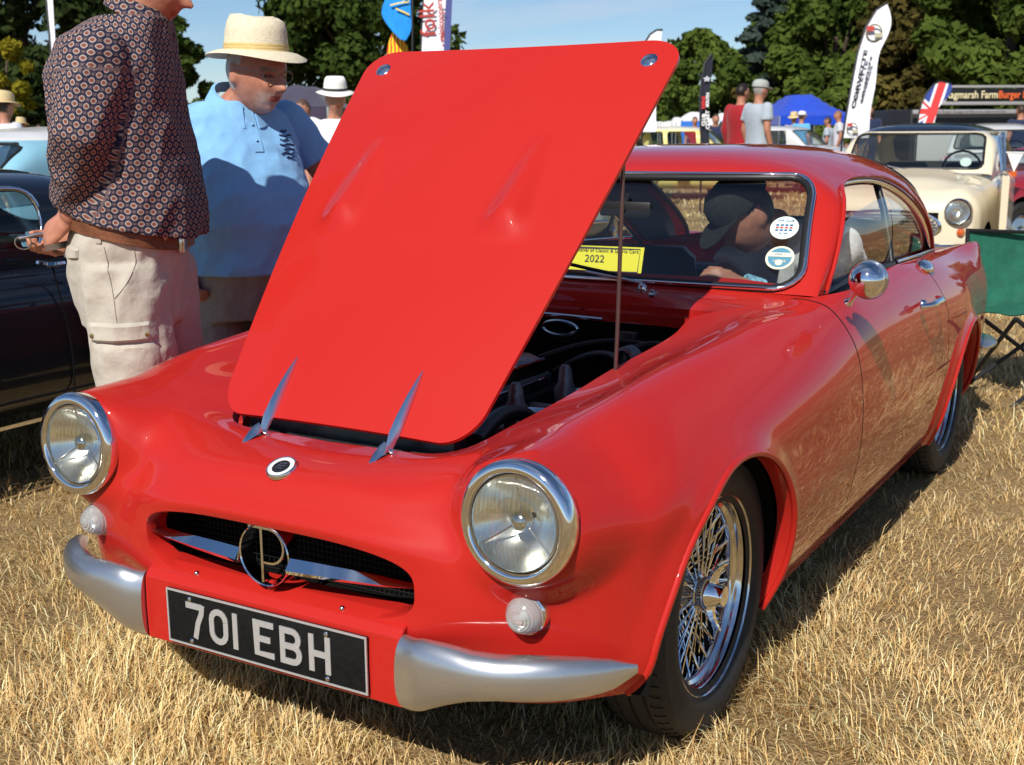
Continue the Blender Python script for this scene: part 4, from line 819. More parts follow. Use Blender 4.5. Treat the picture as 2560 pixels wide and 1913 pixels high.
for y in (.05, .30):
    m = MB(); m.lathe([(.030, 0), (.030, .07), (.020, .085), (.016, .12), (.010, .13), (.001, .132)], E_(.17, y, .60), (0, 0, 1), 20); m.tube([E_(.04, y, .60), E_(.17, y, .60)], .024, 12); m.build('carburettor', ALU, eng, 40)
    MB().lathe([(.058, 0), (.062, .01), (.062, .05), (.056, .06), (.002, .06)], E_(.20, y, .615), (1, 0, 0), 28).build('air_filter', CHROME2, eng, 40)
for i, P_ in enumerate((((-.10, -.10, .66), (-.08, -.20, .70), (.02, -.27, .69), (.05, -.30, .62)), ((.28, -.30, .68), (.25, -.12, .70), (.24, .0, .66), (.18, .1, .58)), ((.30, .30, .70), (.26, .42, .73), (.14, .50, .72), (.02, .52, .66)), ((.22, .45, .72), (.30, .52, .76), (.38, .50, .76), (.39, .38, .72)), ((-.02, .50, .70), (.1, .56, .74), (.24, .58, .75), (.36, .57, .73)))):
    MB().tube(curve([E_(*p) for p in P_], 20), (.022, .018, .011, .009, .008)[i], 10).build('hose', HOSE, eng, 60)
MB().lathe([(.028, -.02), (.036, -.015), (.036, .015), (.028, .02)], E_(.30, .40, .74), (.3, .9, .1), 24).build('brake_servo', ALU, eng, 40)
m = MB(); m.tube([Vector(E_(-.02 + .055 * math.cos(t), .62 + .0 * math.sin(t), .765 + .02 * math.sin(t))) for t in np.linspace(0, 2 * math.pi, 24, endpoint=False)], .006, 6, close=True); m.build('pipe_clip', CHROME2, eng)
m = MB(); m.box(E_(0, -.36, .56), (.56, .05, .28), bev=.008); m.build('radiator', ENGB, eng); MB().lathe([(.028, 0), (.028, .012), (.018, .016), (.002, .017)], E_(0, -.34, .70), (0, 0, 1), 20).build('radiator_cap', CHROME, eng, 40)
MB().tube(curve([E_(-.35, .60, .80), E_(-.1, .64, .80), E_(.1, .65, .795)], 10), .005, 6).build('pipe', CHROME2, eng)
MB().box(E_(.20, .60, .75), (.06, .03, .05), bev=.006).build('relay_box', ENGB, eng)
# ---- yellow show card on the dash
YEL = mat('yellow_card', (.80, .70, .02), .6); cz = .93
card = empty('show_card', (-.125, 1.062, .872), 0, 'yellow show card with black print standing on the dashboard', 'card'); cn_ = Vector((0, -.93, .36)).normalized(); M = frame(Vector((0, .0, .042)), (1, .10, .0), cn_)
Mb = M @ Matrix.Translation((0, 0, -.003)); MB().add([Mb @ Vector(p) for p in ((-.15, -.045, 0), (.15, -.045, 0), (.15, .045, 0), (-.15, .045, 0), (-.15, -.045, -.002), (.15, -.045, -.002), (.15, .045, -.002), (-.15, .045, -.002))], [(0, 1, 2, 3), (4, 7, 6, 5), (0, 4, 5, 1), (2, 6, 7, 3), (1, 5, 6, 2), (0, 3, 7, 4)]).build('sheet', YEL, card, None)
textmesh('rmingham Festival of Classic & Sports Cars', .0165, M @ Matrix.Translation((-.01, .030, -.001)), INKK, 'print', card, .0003); textmesh('2022', .034, M @ Matrix.Translation((-.01, .002, -.001)), INKK, 'print', card, .0003)
m = MB(); m.ribbon([M @ Vector(p) for p in ((-.14, -.038, -.0016), (.138, -.038, -.0016), (.138, .038, -.0016), (-.14, .038, -.0016))], .0028, cn_, .0005, close=True); m.build('border', INKK, card, None)
# ================================================================ people
def mnode(t, op, a, b=None, c=None):
    n = NN(t, 'ShaderNodeMath', operation=op)
    for i, v in enumerate((a, b, c)):
        if v is None: continue
        if isinstance(v, (int, float)): n.inputs[i].default_value = v
        else: t.links.new(v, n.inputs[i])
    return n.outputs[0]
def skinmat():
    if 'skin' in MATS: return MATS['skin']
    m = mat('skin', (.5, .25, .17), .48, spec=.35); t, b = nodes(m); a = NN(t, 'ShaderNodeVertexColor', layer_name='Col')
    n = NN(t, 'ShaderNodeTexNoise'); n.inputs['Scale'].default_value = 45; n.inputs['Detail'].default_value = 4; co = NN(t, 'ShaderNodeTexCoord'); t.links.new(co.outputs['Object'], n.inputs['Vector'])
    mx = NN(t, 'ShaderNodeMix', data_type='RGBA', blend_type='MULTIPLY'); mx.inputs['Factor'].default_value = .55; t.links.new(a.outputs[0], mx.inputs['A'])
    r = NN(t, 'ShaderNodeValToRGB'); r.color_ramp.elements[0].position = .3; r.color_ramp.elements[0].color = (.62, .55, .52, 1); r.color_ramp.elements[1].position = .68; t.links.new(n.outputs['Fac'], r.inputs[0]); t.links.new(r.outputs[0], mx.inputs['B']); t.links.new(mx.outputs['Result'], b.inputs['Base Color'])
    bp = NN(t, 'ShaderNodeBump'); bp.inputs['Strength'].default_value = .25; bp.inputs['Distance'].default_value = .003; t.links.new(n.outputs['Fac'], bp.inputs['Height']); t.links.new(bp.outputs[0], b.inputs['Normal'])
    inp(b, 'Subsurface Weight', .08); inp(b, 'Subsurface Radius', (.01, .004, .002)); return m
SKIN = (.47, .215, .135)
def cloth(name, col, bump=.35, scale=55, rough=.85, amt=.10, fine=True):
    m = mat(name, col, rough, spec=.2, sheen=.15)
    return vary(m, scale, amt, bump, 22, bdist=.012)
def headmesh(big=False):
    n, k = (56, 44) if big else (24, 18); V = []
    ga = lambda v, c, s: math.exp(-((v - c) / s)**2)
    R = []
    for i in range(k + 1):
        t = math.pi * min(max(i / k, .01), .99); ring = []
        for j in range(n):
            f = 2 * math.pi * j / n; x, y, z = math.sin(t) * math.cos(f), math.sin(t) * math.sin(f), math.cos(t)
            p = Vector((.098 * x, .078 * y, .120 * z)); lo = max(0, -z - .05) / .95
            p.y *= 1 - .30 * lo**1.3; p.x += .020 * lo * (1 if x > 0 else 0) * x
            if x < 0: p.x *= 1 - .42 * lo
            if x > 0.1:
                p.x += .010 * ga(z, .16, .10) * ga(y, 0, .5) - .015 * ga(z, .0, .11) * (ga(y, .42, .17) + ga(y, -.42, .17))
                nz = max(0, min(1, (.06 - z) / .30)) if z > -.27 else max(0, 1 - (-.27 - z) / .06)
                p.x += .042 * nz * ga(y, 0, .12 + .06 * nz) * x
                p.x += .006 * ga(z, -.20, .18) * (ga(y, .5, .22) + ga(y, -.5, .22))
                p.x += .0065 * ga(y, 0, .30) * (ga(z, -.44, .05) + ga(z, -.56, .055)) - .004 * ga(z, -.50, .025) * ga(y, 0, .30)
                p.x += .012 * ga(z, -.80, .16) * ga(y, 0, .28) - .005 * ga(z, -.66, .06) * ga(y, 0, .3)
            ring.append(p)
        R.append(ring[::-1])
    return R
def hand(mb, W, d, pn, curl, side_, sc=1.0, thumb=True):
    """palm from wrist W along d with palm normal pn; fingers curl towards pn"""
    d = Vector(d).normalized(); pn = Vector(pn); pn = (pn - d * pn.dot(d)).normalized(); s = d.cross(pn) * side_
    R = []
    for t, w, th in ((0, .026, .019), (.03, .034, .018), (.065, .041, .016), (.092, .040, .014)):
        c = Vector(W) + d * t * sc; R.append([c + s * (w * math.cos(a) * sc) + pn * (th * math.sin(a) * sc) for a in np.linspace(0, 2 * math.pi, 10, endpoint=False)])
    mb.rings(R)
    for i, (off, L) in enumerate(((.030, .072), (.010, .080), (-.011, .074), (-.030, .058))):
        p = Vector(W) + (d * .085 + s * off) * sc; ang = 0.0; P_ = [p - d * .02 * sc, p]; 
        for q, (seg, cu) in enumerate(((.45, .45), (.30, .85), (.25, .55))):
            ang += cu * curl * (1 + .06 * i); dd = d * math.cos(ang) + pn * math.sin(ang); p = p + dd * L * seg * sc; P_.append(p)
        mb.tube(P_, [.0095 * sc, .0098 * sc, .0092 * sc, .0085 * sc, .0070 * sc], 8)
    if thumb:
        p = Vector(W) + (d * .025 + s * .030) * sc; dd = (d * .65 + s * .6 + pn * .35).normalized(); p2 = p + dd * .042 * sc; d3 = (d * .8 + s * .1 + pn * .55).normalized()
        mb.tube([p - dd * .012, p, p2, p2 + d3 * .03 * sc], [.012 * sc, .0125 * sc, .011 * sc, .0085 * sc], 8)
STD = dict(hipL=(0, .09, .92), kneeL=(.02, .10, .50), ankL=(-.02, .11, .09), shL=(0, .185, 1.43), elL=(-.03, .235, 1.15), wrL=(.05, .235, .92), neck=(0, 0, 1.46), head=(.025, 0, 1.625))
TOR = [(.86, 0, .105, .165), (.95, 0, .108, .17), (1.05, .01, .11, .16), (1.15, .01, .115, .165), (1.27, 0, .12, .175), (1.36, -.01, .11, .18), (1.43, -.01, .085, .15), (1.47, 0, .06, .085)]
def person(label, loc, heading, h=1.75, J=None, torso=None, voxel=.02, shirt=None, sleeve='short', trousers=None, hair=None, hat=None, pitch=10, yaw=0, big=False, skin=SKIN, hem=.90, group=None, beard=None, fold=.0, curl=.7, hands=None, seed=1, shoes=None, legs=True, slack=.0, inside=.0, hemtilt=0.0, hscale=1.0, shorts=False, fdir=(.5, .2, .8)):
    k = h / 1.75; D = {}
    for n, v in STD.items():
        D[n] = Vector(v) * k
        if n.endswith('L'): D[n[:-1] + 'R'] = Vector((v[0], -v[1], v[2])) * k
    for n, v in (J or {}).items(): D[n] = Vector(v)
    T = torso or [tuple(x * k for x in r) for r in TOR]
    ring = lambda r, g: [Vector((r[1] + (r[2] + g) * math.copysign(abs(math.cos(a))**.85, math.cos(a)), (r[3] + g) * math.copysign(abs(math.sin(a))**.85, math.sin(a)), r[0])) for a in np.linspace(0, 2 * math.pi, 28, endpoint=False)]
    b = MB()
    b.rings([ring(r, -.012) for r in T])
    hd = D['head']; b.tube([D['neck'] - Vector((.01, 0, .06)), D['neck'], hd + Vector((-.012, 0, -.05))], [.062 * k, .058 * k, .056 * k], 14)
    HM = Matrix.Translation(hd) @ Matrix.Rotation(rad(yaw), 4, 'Z') @ Matrix.Rotation(rad(pitch), 4, 'Y') @ Matrix.Scale(k if not big else hscale, 4)
    R = [[HM @ p for p in r] for r in headmesh(big)]; b.rings(R)
    for s in (1, -1): b.ball(HM @ Vector((-.008, .077 * s, -.008)), (.020, .008, .031), 10, 8, HM.to_3x3())
    for s in ('L', 'R'):
        sg = 1 if s == 'L' else -1
        if legs:
            b.tube([D['hip' + s], D['knee' + s], D['ank' + s]], [.085 * k, .058 * k, .042 * k], 12); an = D['ank' + s]; b.tube([an + Vector((-.05, 0, -.05)) * k, an + Vector((.08, sg * .01, -.055)) * k, an + Vector((.17, sg * .02, -.065)) * k], [.04 * k, .042 * k, .028 * k], 10, .8)
        b.tube([D['sh' + s], D['el' + s], D['wr' + s]], [.052 * k, .043 * k, .030 * k], 12)
        if hands and s in hands: hd_, pn_, cu_ = hands[s]; hand(b, D['wr' + s], hd_, pn_, cu_, sg, k)
        else:
            d = (D['wr' + s] - D['el' + s]).normalized(); hand(b, D['wr' + s] - d * .01, d, Vector((.1, -sg, .0)), curl, sg, k)
    V, F = remesh(b, voxel, 3 if big else 4, .45)
    o = obj('person', V, F, skinmat(), None, 180, label=label, cat='person', group=group); o.location = loc; o.rotation_euler = (0, 0, heading)
    Hi = HM.inverted(); col = np.ones((len(V), 4)); L = np.array([Hi @ Vector(v) for v in V]); col[:, :3] = skin
    hz, hy, hx = L[:, 2], L[:, 1], L[:, 0]; inh = (hz > -.14) & (np.abs(hy) < .12) & (np.abs(hx) < .16)
    lips = inh & (hx > .085) & (hz < -.051) & (hz > -.069) & (np.abs(hy) < .022); col[lips, :3] = np.array(skin) * np.array([.72, .55, .58])
    if beard is not None:
        bw = inh * np.clip((hx - .035) / .035, 0, 1) * np.clip((-.030 - hz) / .022, 0, 1) * np.clip((.062 - np.abs(hy)) / .025, 0, 1) * ~lips; bw = bw * np.array([.55 + .45 * mnoise.noise(Vector(p) * 130) for p in V]).clip(0, 1); col[:, :3] = col[:, :3] * (1 - bw[:, None]) + np.array(beard) * bw[:, None]
    if big:
        ey = inh & (hx > .06) & (np.abs(np.abs(hy) - .032) < .013) & (np.abs(hz - .002) < .0045); col[ey, :3] = (.10, .06, .05); eb = inh & (hx > .06) & (np.abs(np.abs(hy) - .034) < .022) & (np.abs(hz - .022) < .0045); col[eb, :3] = (.24, .16, .12)
    if hair is not None:
        hr = inh & (((hz > .055) & (hx < .075)) | ((hx < -.012) & (hz > -.055)) | ((hx < .012) & (hz > .0))) & ~((np.abs(hy) > .070) & (hx > -.03) & (hz < .02)); col[hr, :3] = hair
    if shoes is not None: col[V[:, 2] < .07 * k, :3] = shoes
    ca = o.data.color_attributes.new('Col', 'FLOAT_COLOR', 'POINT'); ca.data.foreach_set('color', col.ravel())
    rnd = np.random.RandomState(seed)
    def folds(V, amp, axis=0):
        if amp <= 0: return V
        fd = Vector(fdir).normalized(); f1 = fd.orthogonal().normalized(); f2 = fd.cross(f1)
        bm_ = np.array([[mnoise.noise(Vector((Vector(p).dot(fd) * 2.6 + seed, Vector(p).dot(f1) * 12, Vector(p).dot(f2) * 12))), mnoise.noise(Vector((p[0] * 5 + 7, p[1] * 5, p[2] * 9 + seed))), mnoise.noise(Vector((p[0] * 22 + 7, p[1] * 22, p[2] * 30 + seed)))] for p in V]); f = (1 - np.abs(bm_[:, 0]) * 2.6) * .55 + bm_[:, 1] * .5 + bm_[:, 2] * .22
        c = np.array([[np.interp(p[2], [r[0] for r in T], [r[1] for r in T]), 0] for p in V]); d = V[:, :2] - c; n = d / np.maximum(np.linalg.norm(d, axis=1), 1e-4)[:, None]; V = V.copy(); V[:, :2] += n * (f * amp)[:, None]; return V
    if shirt:
        b = MB(); TT = [r for r in T if r[0] > hem - .001]
        b.rings([ring((hem, TT[0][1], TT[0][2] + .004, TT[0][3] + .004), .014 + slack)] + [ring(r, .014 + slack * (1 if r[0] < T[-2][0] else .3)) for r in TT if r[0] > hem + .02])
        for s in ('L', 'R'):
            S0, E0, W0 = D['sh' + s], D['el' + s], D['wr' + s]; dn = (E0 - S0)
            b.ball(S0 + Vector((0, 0, -.012)), .072 * k + slack * .5, 12, 8)
            if sleeve == 'long': b.tube([S0, S0 + dn * .5, E0, E0 + (W0 - E0) * .5, E0 + (W0 - E0) * .97], [.072 * k + slack * .6, .070 * k + slack * .8, .064 * k + slack * .8, .055 * k + slack * .8, .043 * k + slack * .2], 16)
            elif sleeve == 'short': b.tube([S0, S0 + dn * .35, S0 + dn * .62], [.070 * k, .074 * k, .080 * k], 16)
        V, F = remesh(b, voxel * 1.15, 5, .5); V = folds(V, fold); V[:, 2] += hemtilt * (.0 - V[:, 0]) * (1 - sm(hem + .02, hem + .22, V[:, 2])); so_ = obj('shirt', V, F, shirt, o, 180)
        o['_s'] = 1
    if trousers and legs:
        sk_ = .42 if shorts else 1.0
        b = MB(); W_ = [r for r in T if r[0] < hem + .14]; b.rings([ring((T[0][0] - .03, T[0][1], T[0][2] * .95, T[0][3]), .016)] + [ring(r, .018 if r[0] < hem else .008) for r in W_])
        for s in ('L', 'R'): H0, K0, A0 = D['hip' + s], D['knee' + s], D['ank' + s]; b.tube([H0 + Vector((0, 0, .05)), H0, K0] + ([] if shorts else [A0 + Vector((0, 0, .03))]), [.108 * k, .112 * k, .092 * k] + ([] if shorts else [.085 * k]), 16)
        V, F = remesh(b, voxel * 1.15, 5, .5); V = folds(V, fold * 1.0); obj('trousers', V, F, trousers, o, 180)
    if '_s' in o: del o['_s']
    o['hm'] = 0; del o['hm']
    return o, D, HM, T
def addhat(o, HM, kind, m, bandm, tilt=0, sc=1.0):
    """hat on a head: trilby, cap"""
    M = HM @ Matrix.Translation((-.006, 0, .050)) @ Matrix.Rotation(rad(tilt), 4, 'Y') @ Matrix.Scale(sc, 4); mb = MB()
    el = lambda rx, ry, z, dip=0.0, lift=0.0: [M @ Vector((rx * math.cos(a), ry * math.sin(a), z + lift * math.sin(a)**2 - dip * abs(math.cos(a))**2 * (1 if math.cos(a) > 0 else .4))) for a in np.linspace(0, 2 * math.pi, 48, endpoint=False)]
    if kind == 'trilby':
        mb.rings([el(.105, .089, .012), el(.135, .120, .004, .004, .006), el(.166, .150, -.010, .012, .010), el(.167, .151, -.013, .012, .010), el(.135, .120, -.001, .004, .006), el(.108, .092, .004), el(.106, .090, .0055)], cap=False)
        h = mb.build('hat', m, o, 60)
        c = MB(); P_ = [el(.109, .093, .004), el(.108, .092, .035), el(.104, .088, .070), el(.098, .081, .098)]
        pin = [M @ Vector((.086 * math.cos(a) - .004, .068 * math.sin(a) * (1 - .16 * max(0, math.cos(a))), .118 - .012 * (math.cos(a) > .2) * math.cos(a))) for a in np.linspace(0, 2 * math.pi, 48, endpoint=False)]
        pin2 = [M @ Vector((.055 * math.cos(a) - .004, .034 * math.sin(a), .110 - .014 * max(0, math.cos(a)))) for a in np.linspace(0, 2 * math.pi, 48, endpoint=False)]
        c.rings(P_ + [pin, pin2], cap=True); c.build('hat_crown', m, h, 60)
        if bandm:
            for z0, z1, g in ((.006, .014, .0025), (.0145, .0225, .0022), (.023, .031, .0018)):
                q = MB(); q.rings([el(.1085 + g - z0 * .06, .0925 + g - z0 * .06, z0), el(.1095 + g - z0 * .06, .0935 + g - z0 * .06, (z0 + z1) / 2), el(.1085 + g - z1 * .06, .0925 + g - z1 * .06, z1)], cap=False); q.build('hat_band', bandm, h, 60)
    else:
        mb.rings([el(.106, .090, -.012), el(.107, .091, .02), el(.100, .085, .05), el(.078, .066, .073), el(.04, .034, .084), el(.004, .004, .086)], cap=True); h = mb.build('cap', m, o, 60)
        q = MB(); P_ = []
        for z in (0, -.004): P_.append([M @ Vector((.085 + (.095 * math.cos(a * .9)) , .085 * math.sin(a), -.006 + z - .018 * math.cos(a))) for a in np.linspace(-1.45, 1.45, 16)] + [M @ Vector((.085 * math.cos(a), .083 * math.sin(a), -.004 + z)) for a in np.linspace(1.3, -1.3, 16)])
        q.rings(P_); q.build('cap_peak', bandm or m, h, 40)
    return h

# ---- the man in the patterned shirt -----------------------------------------------------------------
def pattern_shirt():
    m = mat('patterned_cotton', (.1, .06, .06), .8, spec=.2); t, b = nodes(m); a = NN(t, 'ShaderNodeAttribute', attribute_name='pat'); sp = NN(t, 'ShaderNodeSeparateXYZ'); t.links.new(a.outputs['Vector'], sp.inputs[0])
    cw, chh = .0255, .0305
    def cellv(ox, oy):
        u = mnode(t, 'SUBTRACT', mnode(t, 'FRACT', mnode(t, 'ADD', mnode(t, 'DIVIDE', sp.outputs[0], cw), ox)), .5); v = mnode(t, 'SUBTRACT', mnode(t, 'FRACT', mnode(t, 'ADD', mnode(t, 'DIVIDE', sp.outputs[1], chh), oy)), .5)
        ax = mnode(t, 'ABSOLUTE', u); ay = mnode(t, 'ABSOLUTE', v)
        s = mnode(t, 'ADD', mnode(t, 'POWER', mnode(t, 'DIVIDE', ax, .5), 1.75), mnode(t, 'POWER', mnode(t, 'DIVIDE', ay, .54), 1.35)); return s, ax, ay
    s1, ax1, ay1 = cellv(0, 0); s2, ax2, ay2 = cellv(.5, .5); s = mnode(t, 'MINIMUM', s1, s2)
    r = NN(t, 'ShaderNodeValToRGB'); r.color_ramp.interpolation = 'LINEAR'; E = r.color_ramp.elements; E[0].position = 0; E[0].color = (.05, .02, .02, 1); E[1].position = .03; E[1].color = (.20, .07, .05, 1)
    for p, c in ((.17, (.19, .065, .048)), (.21, (.36, .31, .27)), (.30, (.36, .31, .27)), (.34, (.14, .095, .095)), (.40, (.14, .095, .095)), (.45, (.010, .016, .042)), (.64, (.010, .016, .042)), (.70, (.12, .08, .085)), (1.0, (.15, .10, .095))): e = E.new(p); e.color = (*c, 1)
    t.links.new(s, r.inputs[0]); t.links.new(r.outputs[0], b.inputs['Base Color'])
    co = NN(t, 'ShaderNodeTexCoord'); n2 = NN(t, 'ShaderNodeTexNoise'); n2.inputs['Scale'].default_value = 24; n2.inputs['Detail'].default_value = 3; t.links.new(co.outputs['Object'], n2.inputs['Vector']); bp = NN(t, 'ShaderNodeBump'); bp.inputs['Strength'].default_value = .45; bp.inputs['Distance'].default_value = .012; t.links.new(n2.outputs['Fac'], bp.inputs['Height']); t.links.new(bp.outputs[0], b.inputs['Normal'])
    return m
def ground_at(px, py, d): p = pix(px, py, d); return Vector((p.x, p.y, 0))
STONE = cloth('stone_cotton', (.47, .425, .355), .5, 30, amt=.07)
pA = ground_at(330, 600, 3.30); kA = FPX / 3.30
def A(px, py, b=0.0):      # a profile pixel of this man -> his own frame (he faces right across the view)
    p = pix(px, py, 3.30 + b * FH.dot(_fw)); q = p - pA; return Vector((q.dot(RH), b, q.z))
JA = dict(shR=(.005, -.19, 1.505), elR=tuple(A(222, 335, -.25)), wrR=tuple(A(184, 540, -.14)), shL=(.0, .19, 1.505), elL=(-.15, .27, 1.24), wrL=(-.20, .10, 1.05), hipR=(.0, -.10, .93), hipL=(.02, .10, .93), kneeR=(.035, -.11, .50), kneeL=(.04, .12, .50), ankR=(.0, -.12, .09), ankL=(.03, .13, .09), neck=(.055, 0, 1.60), head=tuple(A(416, -42)))
TA = [(.84, -.01, .115, .165), (.95, -.015, .125, .175), (1.02, -.005, .13, .18), (1.09, .02, .143, .19), (1.17, .022, .150, .195), (1.27, .005, .147, .20), (1.37, -.008, .140, .205), (1.47, -.012, .135, .20), (1.555, .0, .122, .160), (1.612, .045, .072, .095)]
mA, DA, HA, _ = person('tall man in dark geometric patterned shirt and stone cargo trousers, hands behind his back', pA, YAW, 1.85, JA, TA, .0062, pattern_shirt(), 'long', STONE, hair=(.16, .14, .13), pitch=24, yaw=-6, big=True, hem=1.082, hemtilt=.22, fold=.013, slack=.010, seed=3, skin=(.50, .22, .14), shoes=(.05, .04, .03),
    hands={'R': (Vector((-.62, .25, -.42)), Vector((.15, .75, -.62)), .8), 'L': (Vector((-.25, -.55, -.35)), Vector((.1, -.3, .9)), 1.0)})
sh = [c for c in mA.children if c.name.startswith('shirt')][0]; V = np.empty(len(sh.data.vertices) * 3); sh.data.vertices.foreach_get('co', V); V = V.reshape(-1, 3)
def segd(V, a, b):
    a = np.array(a); b = np.array(b); ab = b - a; t = np.clip(((V - a) @ ab) / (ab @ ab), 0, 1); return np.linalg.norm(V - (a + t[:, None] * ab), axis=1), t * np.linalg.norm(ab)
def armuv(V, S0, E0, W0):
    d1, l1 = segd(V, S0, E0); d2, l2 = segd(V, E0, W0); ax = np.array((W0 - S0).normalized()); rel = V - np.array(S0); lo = rel @ ax; Lq = (W0 - S0).length; e = (E0 - S0).dot(W0 - S0) / Lq; bend = np.interp(lo, [0, e, Lq], [0, 1, 0])[:, None] * np.array(E0 - S0 - Vector(ax) * e); rel = rel - bend
    f = np.array([0, -1., 0]); f = f - ax * (ax @ f); f /= np.linalg.norm(f); g_ = np.cross(ax, f); ang = np.arctan2(rel @ g_, rel @ f); return np.minimum(d1, d2), ang * .080, -lo * 1.02
pat = np.zeros_like(V); ang = np.arctan2(V[:, 0] + .0, -V[:, 1]); pat[:, 0] = ang * .185; pat[:, 1] = V[:, 2] + .010 * np.sin(V[:, 0] * 9)
for s in ('R', 'L'):
    dd, u_, v_ = armuv(V, DA['sh' + s], DA['el' + s], DA['wr' + s]); am = (dd < .098) & (V[:, 2] < 1.47) & ((V[:, 1] < -.145) if s == 'R' else (V[:, 1] > .145)); pat[am, 0] = u_[am] + .012; pat[am, 1] = v_[am]
at = sh.data.attributes.new('pat', 'FLOAT_VECTOR', 'POINT'); at.data.foreach_set('vector', pat.ravel())
# collar, belt, pockets
def band(o, name, m, zc, hh, T, g, a0=0, a1=360, n=72, tilt=0.0, yoff=0.0, thick=.004):
    zs = [r[0] for r in T]; R = []
    for a in np.linspace(rad(a0), rad(a1), n):
        ca, sa = math.copysign(abs(math.cos(a))**.85, math.cos(a)), math.copysign(abs(math.sin(a))**.85, math.sin(a)); z = zc + tilt * ca
        r = [np.interp(z, zs, [q[i] for q in T]) for i in (1, 2, 3)]; p = Vector((r[0] + (r[1] + g) * ca, (r[2] + g) * sa, z)); nrm = Vector((ca, sa, 0)).normalized(); R.append([p + Vector((0, 0, hh)), p + nrm * thick + Vector((0, 0, hh * .9)), p + nrm * thick - Vector((0, 0, hh * .9)), p - Vector((0, 0, hh))])
    mb = MB(); mb.rings(R, close=(a1 - a0 >= 360), cap=True); return mb.build(name, m, o, 40)
belt = band(mA, 'belt', vary(mat('belt_leather', (.16, .055, .022), .45), 30, .3, .2), 1.066, .020, TA, .020, tilt=-.034)
mb = MB(); mb.box((.152, -.06, 1.030), (.012, .05, .05), bev=.004); mb.build('buckle', CHROME2, mA)
for a in (205, 262, 305, 340): 
    ca, sa = math.cos(rad(a)), math.sin(rad(a)); c = Vector((.0 + .158 * ca, .205 * sa, 1.066 - .034 * ca)); MB().box(c, (.007, .016, .058), rz=rad(a), bev=.002).build('belt_loop', STONE, mA)
mb = MB(); R = []
for i, a in enumerate(np.linspace(math.pi * .10, math.pi * 1.90, 40)):
    c = Vector((.060 + .062 * math.cos(a), .064 * math.sin(a), 1.622 - .030 * math.cos(a))); n_ = Vector((math.cos(a), math.sin(a), 0)); R.append([c + Vector((0, 0, .030)), c + n_ * .012 + Vector((0, 0, .028)), c + n_ * .026 + Vector((0, 0, -.022 - .018 * math.cos(a))), c + n_ * .012 + Vector((0, 0, -.020))])
mb.rings(R); cl = mb.build('collar', MATS['patterned_cotton'], mA, 50); V2 = np.array([v.co for v in cl.data.vertices]); pt = np.zeros_like(V2); pt[:, 0] = np.arctan2(V2[:, 0], -V2[:, 1]) * .075; pt[:, 1] = V2[:, 2]; at = cl.data.attributes.new('pat', 'FLOAT_VECTOR', 'POINT'); at.data.foreach_set('vector', pt.ravel())
# cargo pocket, hip flap, side seam (on the leg nearest the lens), laid on the cloth by a ray cast
tr_ = [c for c in mA.children if c.name.startswith('trousers')][0]
from mathutils.bvhtree import BVHTree
bt_ = BVHTree.FromPolygons([v.co for v in tr_.data.vertices], [tuple(p.vertices) for p in tr_.data.polygons])
def onleg(p, g=.004):
    h_ = bt_.ray_cast(Vector((p.x, -.6, p.z)), Vector((0, 1, 0))); return (h_[0] if h_[0] is not None else Vector((p.x, -.2, p.z))) + Vector((0, -g, 0))
def patch(name, P4, nx, nz, g, parent):
    P4 = [A(*p) for p in P4]; V3 = []
    for i in range(nx + 1):
        for j in range(nz + 1):
            u_, v_ = i / nx, j / nz; p = (P4[0] * (1 - u_) + P4[1] * u_) * (1 - v_) + (P4[3] * (1 - u_) + P4[2] * u_) * v_
            e = 0 if (i in (0, nx) or j in (0, nz)) else g; V3.append(onleg(p, e + .001 + (.003 * mnoise.noise(p * 30) if e else 0)))
    return obj(name, V3, [tuple(f) for f in gridfaces(nx + 1, nz + 1)], STONE, parent, 40)
patch('cargo_pocket', ((275, 835), (428, 833), (435, 975), (290, 985)), 16, 14, .010, mA); fp = patch('pocket_flap', ((266, 784), (422, 782), (427, 829), (272, 834)), 16, 6, .016, mA)
patch('hip_pocket_flap', ((181, 596), (256, 606), (252, 632), (186, 640)), 10, 6, .009, mA)
for px_, py_ in ((281, 815), (410, 812)): MB().lathe([(.0065, 0), (.0065, .002), (.002, .003)], onleg(A(px_, py_), .018), (0, -1, 0), 12).build('press_stud', BRASS, mA)
MB().lathe([(.006, 0), (.005, .002), (.002, .002)], onleg(A(193, 630), .012), (0, -1, 0), 12).build('button', WHITE, mA)
SEAM = mat('seam_thread', (.41, .37, .31), .9)
for P_ in (((322, 600), (330, 660), (340, 720), (345, 780)), ((386, 600), (388, 640), (370, 690), (343, 722)), ((290, 860), (292, 960)), ((378, 850), (380, 960))): MB().tube([onleg(A(p[0], p[1]), .002) for p in curve([(a, b, 0) for a, b in P_], 14)], .0010, 5).build('seam', SEAM, mA)
# folded spectacles held in the fingers
sg_ = empty('spectacles', (0, 0, 0), 0, 'folded spectacles held behind the back of the man in patterned shirt', 'spectacles'); wr = DA['wrR']; c0 = Vector(tuple(A(100, 592, -.06))); Rz = Matrix.Rotation(YAW, 3, 'Z'); sg_.location = pA + Rz @ c0; sg_.rotation_euler = (0, 0, YAW)
MB().tube([(-.055, 0, -.004), (.0, 0, .008), (.05, -.01, .012)], .0035, 8).build('temple_arm', CHROME2, sg_)
m_ = MB(); m_.tube([(-.05 + .022 * math.cos(t), .012, -.016 + .018 * math.sin(t)) for t in np.linspace(0, 2 * math.pi, 18, endpoint=False)], .002, 6, close=True); m_.build('lens_rim', CHROME2, sg_)

